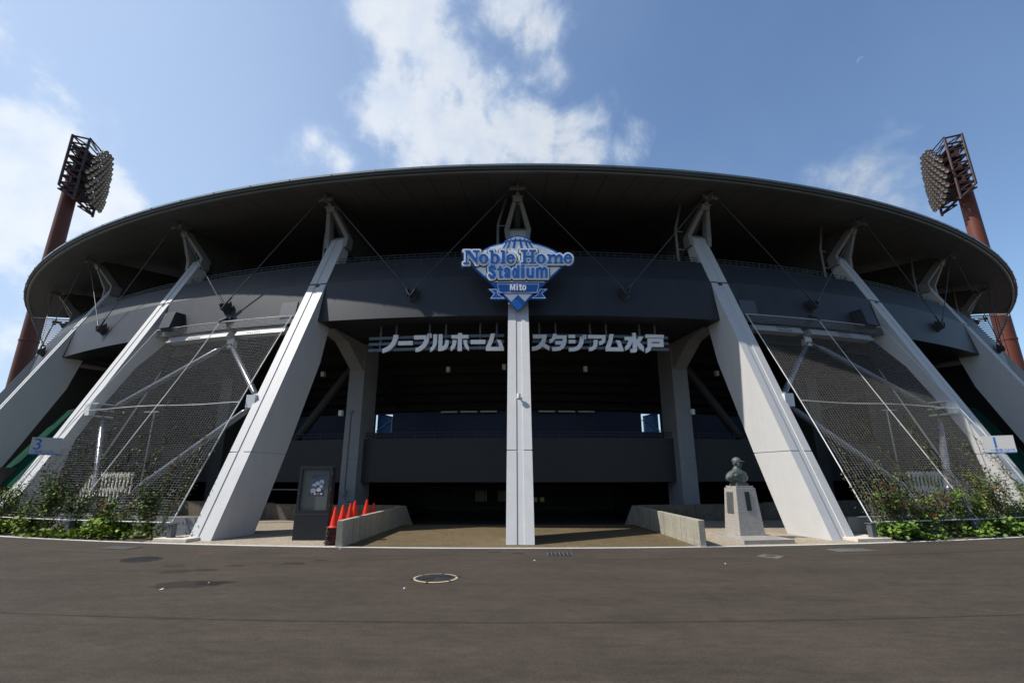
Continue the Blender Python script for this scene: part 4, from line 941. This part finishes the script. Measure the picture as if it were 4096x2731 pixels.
# ------------------------------------------------------------------ notice board and its poster
def notice():
    A = RAD(-2); c = Vector((-5.385, -43.64, 0)); root = thing('notice_board', c, 'dark grey freestanding notice board with a glazed case', 'notice board')
    W = .435; MB().box((0, .14, .325), (2*W+.02, .30, .645)).build('pedestal', 'board', root, bevel=.008)
    mb = MB(); mb.box((0, .17, 1.24), (2*W, .20, 1.18)); mb.build('cabinet', 'board', root, bevel=.008)
    MB().box((0, .0665, 1.235), (.72, .006, 1.02)).build('pin_panel', 'pinboard', root)
    mb = MB()
    for x, z, sx, sz in ((-.395, 1.24, .075, 1.17), (.395, 1.24, .075, 1.17), (0, 1.79, .714, .07), (0, .695, .714, .08)): mb.box((x, .035, z), (sx, .066, sz))
    mb.build('door_frame', 'board', root)
    mb = MB()
    for z in (.85, 1.25, 1.65): mb.tube((.438, .0, z-.05), (.438, .0, z+.05), .012, 6)
    mb.build('hinge', 'dark_steel', root); MB().lathe([(0, .012), (.012, .01), (.012, 0)], (-.395, .002, 1.15), 10, axis=(0, -1, 0)).build('lock', 'galv', root)
    # the team poster
    pr = thing('poster', c+Vector((.045, .062, 1.09)), 'team poster of players pinned inside the notice board', 'poster')
    w, h = .37, .55; MB().box((0, 0, h/2), (w, .002, h)).build('sheet', 'sky_print', pr)
    MB().add([(-w/2, -.002, 0), (w/2, -.002, 0), (w/2, -.002, .155), (-w/2, -.002, .10)], [(0, 1, 2, 3)]).build('lower_band', 'navy_print', pr)
    def txt(body, x, z, size, m, rot=0.0, y=-.004):
        cc = bpy.data.curves.new('print_text', 'FONT'); cc.body = body; cc.size = size; cc.offset = .0012; t = bpy.data.objects.new('print_text', cc); COL.objects.link(t)
        dg = bpy.context.evaluated_depsgraph_get(); me = bpy.data.meshes.new_from_object(t.evaluated_get(dg)); bpy.data.objects.remove(t); me.materials.clear(); me.materials.append(M[m])
        o = bpy.data.objects.new('print_text', me); COL.objects.link(o); o.parent = pr; o.location = (x, y, z); o.rotation_euler = (math.pi/2, -rot, 0)
    txt('IBARAKI', -.165, .475, .062, 'navy_print', .12); txt('ASTRO', -.17, .415, .062, 'navy_print', .12); txt('PLANETS', .03, .485, .046, 'navy_print', .12)
    for (x, z, k) in ((.11, .36, 1.0), (.0, .32, .95), (-.08, .27, .85), (.10, .25, .85), (-.10, .14, 1.1), (.05, .16, .95)):
        y = -.003-.0006*(6-z*10); mb = MB()
        mb.add([(x+px*k, y, z+pz*k) for px, pz in ((-.055, -.06), (.055, -.06), (.06, .01), (.03, .035), (-.03, .035), (-.06, .01))], [tuple(range(6))]); mb.build('player_shirt', 'white_print', pr, fix=False)
        mb = MB().add([(x+.021*k*math.cos(t), y-.0003, z+.06*k+.026*k*math.sin(t)) for t in [i*.628 for i in range(10)]], [tuple(range(10))]); mb.build('player_face', 'skin_print', pr, fix=False)
        mb = MB().add([(x+px*k, y-.0006, z+pz*k) for px, pz in ((-.024, .068), (.03, .068), (.018, .092), (-.018, .092))], [(0, 1, 2, 3)]); mb.build('player_cap', 'navy_print', pr, fix=False)
    for i in range(4): MB().add([(-.16+.085*i+dx, -.0045, .02+dz) for dx, dz in ((0, 0), (.06, 0), (.06, .045), (0, .045))], [(0, 1, 2, 3)]).build('player_photo', 'white_print' if i % 2 else 'skin_print', pr, fix=False)
notice()

# ------------------------------------------------------------------ traffic cones
def cones():
    mb = MB().lathe([(.018, .488), (.024, .486), (.028, .475), (.108, .055), (.12, .045), (.125, .03)], (0, 0, 0), 24); 
    root0 = thing('traffic_cone', (0, 0, 0), 'red traffic cone', 'traffic cone', 'traffic cones by the ramp wall')
    body = mb.lathe([(0, .49), (.018, .488)], (0, 0, 0), 24).build('cone_body', 'cone', root0, smooth=35)
    b2 = MB(); n = 24; prof = [(.125, .03), (.165, .028), (.172, .018), (.168, 0), (.12, 0)]
    sq = lambda r, t: r*(1.0 if r < .13 else 1.02/max(abs(math.cos(t)), abs(math.sin(t)))**.7)
    vs = [Vector((sq(r, 2*math.pi*i/n)*math.cos(2*math.pi*i/n), sq(r, 2*math.pi*i/n)*math.sin(2*math.pi*i/n), z)) for i in range(n) for r, z in prof]
    b2.add(vs, [(i*5+j, ((i+1) % n)*5+j, ((i+1) % n)*5+j+1, i*5+j+1) for i in range(n) for j in range(4)]); base = b2.build('cone_base', 'rubber', root0, smooth=40)
    b3 = MB().lathe([(.127, .031), (.150, .036), (.153, .031)], (0, 0, 0), 24); b3.build('base_rim', 'cone', root0, smooth=40)
    rng = random.Random(3); first = [True]
    def put(p, lab, rz):
        o = root0 if first[0] else copy_tree(root0); first[0] = False
        o.location = p; o.rotation_euler.z = rz; o['label'] = lab
    stacks = [(-4.50, -44.42, 9, 'front stack'), (-4.60, -43.6, 9, 'second stack'), (-4.63, -42.9, 9, 'third stack'), (-4.66, -42.45, 10, 'fourth stack'), (-4.52, -41.8, 10, 'fifth stack'), (-4.55, -40.9, 7, 'rearmost stack')]
    tops = ['red cone topping the front stack by the kerb, fully in view', 'red cone second from the kerb, rising behind the wall end', 'red cone third from the kerb, overlapped by a taller one', 'red cone fourth from the kerb, close behind a shorter one', 'red cone fifth from the kerb, the tallest tip behind the wall', 'red cone farthest from the kerb, the smallest tip in view']
    for si, (x, y, n_, lab) in enumerate(stacks):
        for k in range(n_):
            if k == n_-1: l = tops[si]
            elif si == 0: l = 'red cone nested in the front stack, only its black base rim showing'
            else: l = 'red cone nested in the %s behind the ramp wall, mostly hidden' % lab
            put((x+rng.gauss(0, .005), y+rng.gauss(0, .005), .006+.046*k), l, rng.random()*.5)
    root = thing('striped_bar', (-4.42, -43.95, .5), 'yellow and black striped cone bar lying across the cone stacks behind the wall', 'barrier bar')
    for i in range(8): MB().tube((-.02, -.36+.09*i, .0), (-.02, -.36+.09*(i+1)-.001, .0), .02, 10).build('stripe', 'yellow' if i % 2 else 'rubber', root, smooth=40)
cones()

# ------------------------------------------------------------------ bust on its pedestal
def bust():
    rz = RAD(8.3); c = Vector((5.92, -43.19, 0)); root = thing('stone_pedestal', c, 'speckled granite pedestal with two dark plaques on a stone slab', 'pedestal', rz=rz)
    MB().box((-.12, -.47, .052), (1.32, 1.40, .096)).build('slab', 'granite', root, bevel=.006)
    mb = MB(); h = lambda w, z, cy=0: [Vector((x*w, y*w+cy, z)) for x, y in ((-1, -1), (1, -1), (1, 1), (-1, 1))]
    mb.hexa(h(.350, .101)+h(.275, 1.262)); mb.build('shaft', 'granite', root, bevel=.004); MB().hexa(h(.245, 1.263)+h(.245, 1.315)).build('cap_stone', 'granite', root, bevel=.004)
    fy = lambda z: .350+(.275-.350)*(z-.101)/1.161
    MB().hexa([Vector((-fy(z)-d, y, z)) for z in (.62, 1.16) for y, d in ((-.13, .012), (.17, .012), (.17, -.01), (-.13, -.01))]).build('side_plaque', 'plaque', root)
    MB().hexa([Vector((x, -fy(z)-d, z)) for z in (.70, 1.17) for x, d in ((-.055, .012), (.075, .012), (.075, -.01), (-.055, -.01))]).build('front_plaque', 'bronze_dark', root)
    # the bronze
    scl = Matrix.Diagonal((1.06, 1.06, 1.06, 1)); b = thing('bronze_bust', c+Vector((0, 0, 1.315)), 'green bronze bust of a man in a peaked baseball cap and buttoned jersey', 'statue', rz=rz+RAD(17))
    bm = bmesh.new()
    def ell(cx, cy, cz, rx, ry, rz_, rot=None):
        m = Matrix.Translation((cx, cy, cz)) @ (rot or Matrix.Identity(4)) @ Matrix.Diagonal((rx, ry, rz_, 1)); bmesh.ops.create_icosphere(bm, subdivisions=3, radius=1, matrix=m)
    rot = lambda ax, d: Matrix.Rotation(RAD(d), 4, ax)
    prof = [(.055, .205, .115), (.09, .215, .125), (.112, .255, .13), (.13, .33, .132), (.155, .368, .14), (.21, .366, .15), (.26, .345, .15), (.30, .308, .142), (.335, .255, .128), (.362, .20, .112), (.385, .148, .1), (.405, .108, .09), (.42, .086, .082), (.44, .074, .074), (.47, .066, .07)]
    n = 40; rings = []
    for z, hx, hy in prof:
        ring = []
        for k in range(n):
            a = 2*math.pi*k/n; c_, s_ = math.cos(a), math.sin(a); ex = .82; x = hx*abs(c_)**ex*(1 if c_ > 0 else -1); y = hy*abs(s_)**ex*(1 if s_ > 0 else -1)
            arm = max(0, abs(x)-.205)/.12; y = y*(1-.22*min(1, arm)) + .02*min(1, arm)
            if s_ < 0: y += .034*math.exp(-((abs(x)-.215)/.02)**2)*(1 if z < .31 else 0) - .016*math.exp(-(x/.016)**2) - .008*math.sin(z*70+x*20)*(z < .33)
            ring.append(bm.verts.new((x, y+.02, z)))
        rings.append(ring)
    for r0, r1 in zip(rings[:-1], rings[1:]):
        for k in range(n): bm.faces.new((r0[k], r0[(k+1) % n], r1[(k+1) % n], r1[k]))
    bm.faces.new(rings[0][::-1]); bm.faces.new(rings[-1])
    HT = Matrix.Rotation(RAD(20), 4, 'Z')
    def hell(cx, cy, cz, rx, ry, rz_): bmesh.ops.create_icosphere(bm, subdivisions=3, radius=1, matrix=HT @ Matrix.Translation((cx, cy, cz)) @ Matrix.Diagonal((rx, ry, rz_, 1)))
    ell(0, .02, .405, .095, .088, .022); ell(0, .012, .46, .064, .066, .07)                     # collar, neck
    for s in (-1, 1): hell(s*.093, .0, .565, .016, .024, .036); hell(s*.050, -.086, .542, .032, .022, .03); hell(s*.036, -.092, .585, .026, .02, .016)
    hell(0, -.005, .575, .088, .106, .118); hell(0, -.045, .50, .064, .066, .055); hell(0, -.085, .478, .03, .028, .026)
    hell(0, -.115, .555, .014, .02, .034); hell(0, -.125, .538, .02, .02, .014); hell(0, -.103, .508, .03, .014, .008); hell(0, -.102, .495, .025, .014, .009)
    me = bpy.data.meshes.new('body'); bm.to_mesh(me); bm.free(); tmp = bpy.data.objects.new('tmp', me); COL.objects.link(tmp)
    md = tmp.modifiers.new('r', 'REMESH'); md.mode = 'VOXEL'; md.voxel_size = .007; sm = tmp.modifiers.new('s', 'SMOOTH'); sm.iterations = 3; sm.factor = .5
    me2 = bpy.data.meshes.new_from_object(tmp.evaluated_get(bpy.context.evaluated_depsgraph_get())); bpy.data.objects.remove(tmp)
    me2.materials.clear(); me2.materials.append(M['bronze']); me2.polygons.foreach_set('use_smooth', [True]*len(me2.polygons)); me2.name = 'body'
    for v in me2.vertices:        # the casting is cut off level below the chest
        if v.co.z < .062: v.co.z = .062+(v.co.z-.062)*.1
    me2.transform(scl); o = bpy.data.objects.new('body', me2); COL.objects.link(o); o.parent = b
    mb = MB(); n = 28; vs = []
    for j in range(8):
        t = j/7*math.pi/2; rr = math.cos(t); 
        for i in range(n): a = 2*math.pi*i/n; vs.append((.098*rr*math.cos(a), -.002+.116*rr*math.sin(a), .605+.105*math.sin(t)))
    mb.add(vs, [(j*n+i, j*n+(i+1) % n, (j+1)*n+(i+1) % n, (j+1)*n+i) for j in range(7) for i in range(n)])
    vs = []; fs = []
    for k, (ext, dz) in enumerate(((0, .0), (.055, -.010), (.085, -.020), (.083, -.028), (.0, -.012))):
        for i in range(13):
            a = math.pi+math.pi*i/12; f = max(0.0, -math.sin(a)); vs.append((.099*math.cos(a)*(1+.06*f*(ext > 0)), -.002+.117*math.sin(a)-ext*f**.7, .615+dz*f))
    mb.add(vs, [(k*13+i, k*13+i+1, (k+1)*13+i+1, (k+1)*13+i) for k in range(4) for i in range(12)])
    mb.lathe([(0, .008), (.010, .006), (.011, 0)], (0, -.002, .709), 10); mb.v = [tuple(scl @ (HT @ Vector(q))) for q in mb.v]; mb.build('cap', 'bronze', b, smooth=50)
    mb = MB(); mb.box((0, .0, .034), (.42, .25, .066)); mb.build('plinth', 'bronze', b, bevel=.006)
bust()

# ------------------------------------------------------------------ floodlight towers
def tower(s):
    ref = (244.5, 900) if s < 0 else (3897, 900)
    P = CAM + ray(*ref)*50.0; px, py = P.x, P.y
    root = thing('floodlight_tower', (px, py, 0), 'tall floodlight tower, %s' % ('dark against white cloud, left of the stadium' if s < 0 else 'red-brown in the sun, right of the stadium'), 'floodlight tower', 'floodlight towers')
    mb = MB(); mb.lathe([(.76, -.3), (.72, 20), (.62, 33.2), (.0, 33.2)], (0, 0, 0), 28); mb.lathe([(.735, 14.0), (.775, 14.02), (.775, 14.2), (.735, 14.22)], (0, 0, 0), 28); mb.build('pole', 'tower', root, smooth=40)
    # head frame: local axes u (along the array), w (towards the field), z up
    w = Vector((-s*.94, .26, 0)).normalized(); u = Vector((-w.y, w.x, 0))
    H0, H1 = 28.8, 36.1; hw = 1.75; dep = 1.55
    Q = lambda a, d, z: u*a + w*d + Vector((0, 0, z))
    mb = MB(); zs = [H0+.2+(H1-H0-.2)*i/9 for i in range(10)]
    for a in (-hw, hw):
        mb.path([Q(a, -.05, zs[0]+1.2), Q(a, -.05, H1+.1)], .13, 8); mb.path([Q(a, dep-.05, zs[0]-.3), Q(a, dep-.05, H1-.2)], .13, 8)
        for i, z in enumerate(zs):
            z2 = max(z, zs[0]+1.2) if i == 0 else z
            mb.path([Q(a, -.05, z2), Q(a, dep-.05, z-.15)], .10, 6)
            if i < len(zs)-1: mb.path([Q(a, dep-.05, z-.15), Q(a, -.05, zs[i+1])], .075, 6)
    for i, z in enumerate(zs):
        for d in (-.05, dep-.05): mb.path([Q(-hw, d, z if d > 0 else max(z, zs[0]+1.2)), Q(hw, d, z if d > 0 else max(z, zs[0]+1.2))], .07, 6)
        if i < len(zs)-1: mb.path([Q(-hw if i % 2 else hw, dep-.05, z), Q(hw if i % 2 else -hw, dep-.05, zs[i+1])], .05, 6)
    mb.path([Q(0, 0, 31.3), Q(0, 0, H1-1)], .3, 10); mb.path([Q(.4, 0, H1), Q(.4, 0, H1+.9)], .02, 5)
    mb.build('head_frame', 'tower_frame', root)
    mb = MB()
    for z in (H0+1.4, H0+2.6, H0+3.8, H0+5.0, H0+6.2): mb.box(Q(0, dep*.35, z), (2*hw-.3, 1.4, .06), math.atan2(u.y, u.x))
    mb.build('service_deck', 'dark_steel', root); 
    for a in (-hw+.2, 0, hw-.2):
        for z in (H0+2.4, H0+4.0, H0+5.4): mb = MB(); mb.box(Q(a, dep*.55, z-.3), (.7, .25, .75), math.atan2(u.y, u.x)); mb.build('ballast_box', 'tower_frame', root)
    counts = [3, 4, 5, 6, 7, 6, 7, 8, 7, 6, 7, 6, 5, 4]; first = None; n = 0
    for r, cnt in enumerate(counts):
        z = H1-.75-r*(H1-H0-1.0)/(len(counts)-1); 
        for i in range(cnt):
            a = (i-(cnt-1)/2)*.565; dd = dep+.28+.8*(1-(a/2.6)**2)
            if first is None:
                m2 = MB(); prof = [(.0, -.50), (.06, -.48), (.09, -.36), (.225, -.02), (.24, .03), (.165, .045)]; m2.lathe(prof, (0, 0, 0), 14)
                m2.box((0, 0, -.52), (.1, .16, .22)); first = m2.build('floodlight', 'lamp_shell', root, smooth=40)
                m3 = MB().lathe([(.0, .02), (.10, .03), (.165, .05)], (0, 0, 0), 14); m3.build('lens', 'lamp_lens', first, smooth=60); o = first
            else: o = copy_tree(first, root)
            o.location = Q(a, dd, z); aim = (w+Vector((0, 0, -.62))+u*(a*.26)+Vector((0, -.30, 0))).normalized(); o.rotation_euler = aim.to_track_quat('Z', 'Y').to_euler(); n += 1
    mb = MB()
    for r in range(len(counts)):
        z = H1-.75-r*(H1-H0-1.0)/(len(counts)-1)+.02; cnt = counts[r]; e = (cnt-1)/2*.565+.1
        mb.path([Q(e*(2*i/8-1), dep-.25+0.8*(1-((e*(2*i/8-1))/2.6)**2), z+.05) for i in range(9)], .045, 6)
        for i in range(cnt):
            a = (i-(cnt-1)/2)*.565; mb.path([Q(a, dep-.25+0.8*(1-(a/2.6)**2), z), Q(a, dep+.12+0.8*(1-(a/2.6)**2), z+.12)], .035, 5)
    for a in (-hw, hw): mb.path([Q(a, dep-.05, H1-.2), Q(a*.4, dep+.2, H1-.8)], .05, 6)
    mb.build('lamp_rack', 'tower_frame', root)
tower(-1); tower(1)

# ------------------------------------------------------------------ ironwork and scraps on the asphalt
def ironwork():
    def cover(x, y, r, ring, lab):
        root = thing('manhole_cover', (x, y, 0), lab, 'manhole cover', 'manhole covers')
        MB().lathe([(r*.99, .004), (r, .008), (r*.895 if ring else r*.94, .012), (r*.89 if ring else r*.935, .006)], (0, 0, 0), 40).build('frame_ring', 'iron_ring' if ring else 'iron', root, smooth=30)
        mb = MB().lathe([(0, .010), (r*.88 if ring else r*.92, .010), (r*.885 if ring else r*.925, .004)], (0, 0, 0), 40)
        if ring:
            for q in range(1, 6):
                rr = r*.14*q; m = int(5+q*6)
                for i in range(m): t = 2*math.pi*i/m+q; mb.box((rr*math.cos(t), rr*math.sin(t), .0125), (.035, .018, .006), t)
        else:
            for i in range(-7, 8): L = math.sqrt(max(0, (r*.88)**2-(i*.045)**2)); mb.box((i*.045, 0, .0125), (.02, 2*L, .006))
        mb.build('lid', 'iron', root)
        if ring:
            for i in range(6): t = 2*math.pi*i/6+.3; mb = MB(); mb.box((r*.942*math.cos(t), r*.942*math.sin(t), .0125), (.12*r/.35, .02, .006), t); mb.build('ring_gap', 'iron', root)
    cover(-1.40, -48.33, .36, True, 'round iron manhole cover with a cream ring, in front of the ramp'); cover(-7.54, -46.52, .36, False, 'plain grey round manhole cover on the left forecourt')
    def grate(x, y, w, d, rz, nb, lab, m='galv', cell=False):
        root = thing('drain_grate', (x, y, 0), lab, 'drain grate', 'drain grates', rz)
        MB().add([(-w/2, -d/2, .004), (w/2, -d/2, .004), (w/2, d/2, .004), (-w/2, d/2, .004)], [(0, 1, 2, 3)]).build('pit_shade_sheet', 'black', root)  # flat sheet, the shade down the drain is put into its black
        mb = MB(); 
        for sx in (-1, 1): mb.box((sx*w/2, 0, .007), (.02, d, .01))
        for i in range(1, nb): mb.box((-w/2+w*i/nb, 0, .008), (.018, d-.01, .01))
        if cell:
            for j in range(1, 5): mb.box((0, -d/2+d*j/5, .0075), (w-.02, .012, .008))
        mb.build('bars', m, root)
    grate(.81, -45.86, .50, .40, 0, 6, 'dark slotted drain grate in front of the central buttress', 'galv')
    grate(-9.2, -44.95, .75, .40, RAD(-11), 24, 'fine pale mesh drain grate below the left flower bed', 'galv', True)
    grate(7.25, -45.35, .85, .42, RAD(9), 16, 'long barred drain grate at the kerb on the right', 'galv', True)
    root = thing('valve_cover', (5.08, -46.14, 0), 'small dark valve lid in a worn patch, right forecourt', 'valve cover')
    MB().lathe([(.0, .012), (.085, .012), (.10, .005)], (0, 0, 0), 20).build('lid', 'iron', root); MB().lathe([(.10, .006), (.28, .005), (.29, .002)], (0, 0, 0), 4).build('worn_patch', mat('worn_mortar', (.12, .10, .08), .9, noise=(9, .2)), root)
    o = MB().add([(-.14, -.012, .006), (.14, -.004, .006), (.14, .014, .006), (-.14, .004, .006)], [(0, 1, 2, 3)]).build('red_tape', 'red_tape', origin=(0, 0, 0)); o.location = (-6.75, -45.73, 0); tag(o, 'short red tape mark on the asphalt, left of the notice board', 'tape mark')
    def scrap(name, p, sx, sy, rz, m, lab):
        sx, sy = sx*.7, sy*.7
        o = MB().add([(-sx, -sy, .004), (sx, -sy*.6, .012), (sx*.8, sy, .02), (-sx*.3, sy*.8, .008), (-sx*1.1, sy*.2, .005)], [(0, 1, 2, 3, 4)]).build(name, m); o.location = (p.x, p.y, .004); o.rotation_euler.z = rz; tag(o, lab, 'litter', 'litter on the forecourt'); return o
    scrap('paper_scrap', at_z(645, 2359, 0), .035, .018, .4, 'paper', 'white paper scrap near the dark wet patch'); scrap('paper_scrap', at_z(1616, 2355, 0), .02, .014, 1.0, 'paper', 'tiny white scrap left of the ringed manhole'); scrap('paper_scrap', at_z(834, 2333, 0), .014, .01, .2, 'paper', 'tiny white scrap on the wet patch edge')
    scrap('leaf_litter', at_z(2137, 2243, 0), .03, .014, .1, 'fence_white', 'cream leaf below the slotted drain grate'); scrap('pebble', at_z(1358, 2196, 0), .028, .018, .1, 'kerb', 'pale stone at the foot of the left ramp wall')
    scrap('paper_scrap', at_z(354, 2164, 0), .02, .012, .3, 'paper', 'white scrap at the kerb of the left bed'); scrap('paper_scrap', at_z(2901, 2256, 0), .016, .012, .3, 'paper', 'white speck left of the valve lid'); scrap('leaf_litter', at_z(320, 2360, 0), .018, .012, .3, 'leaf_rust', 'rusty leaf on the left forecourt')
ironwork()
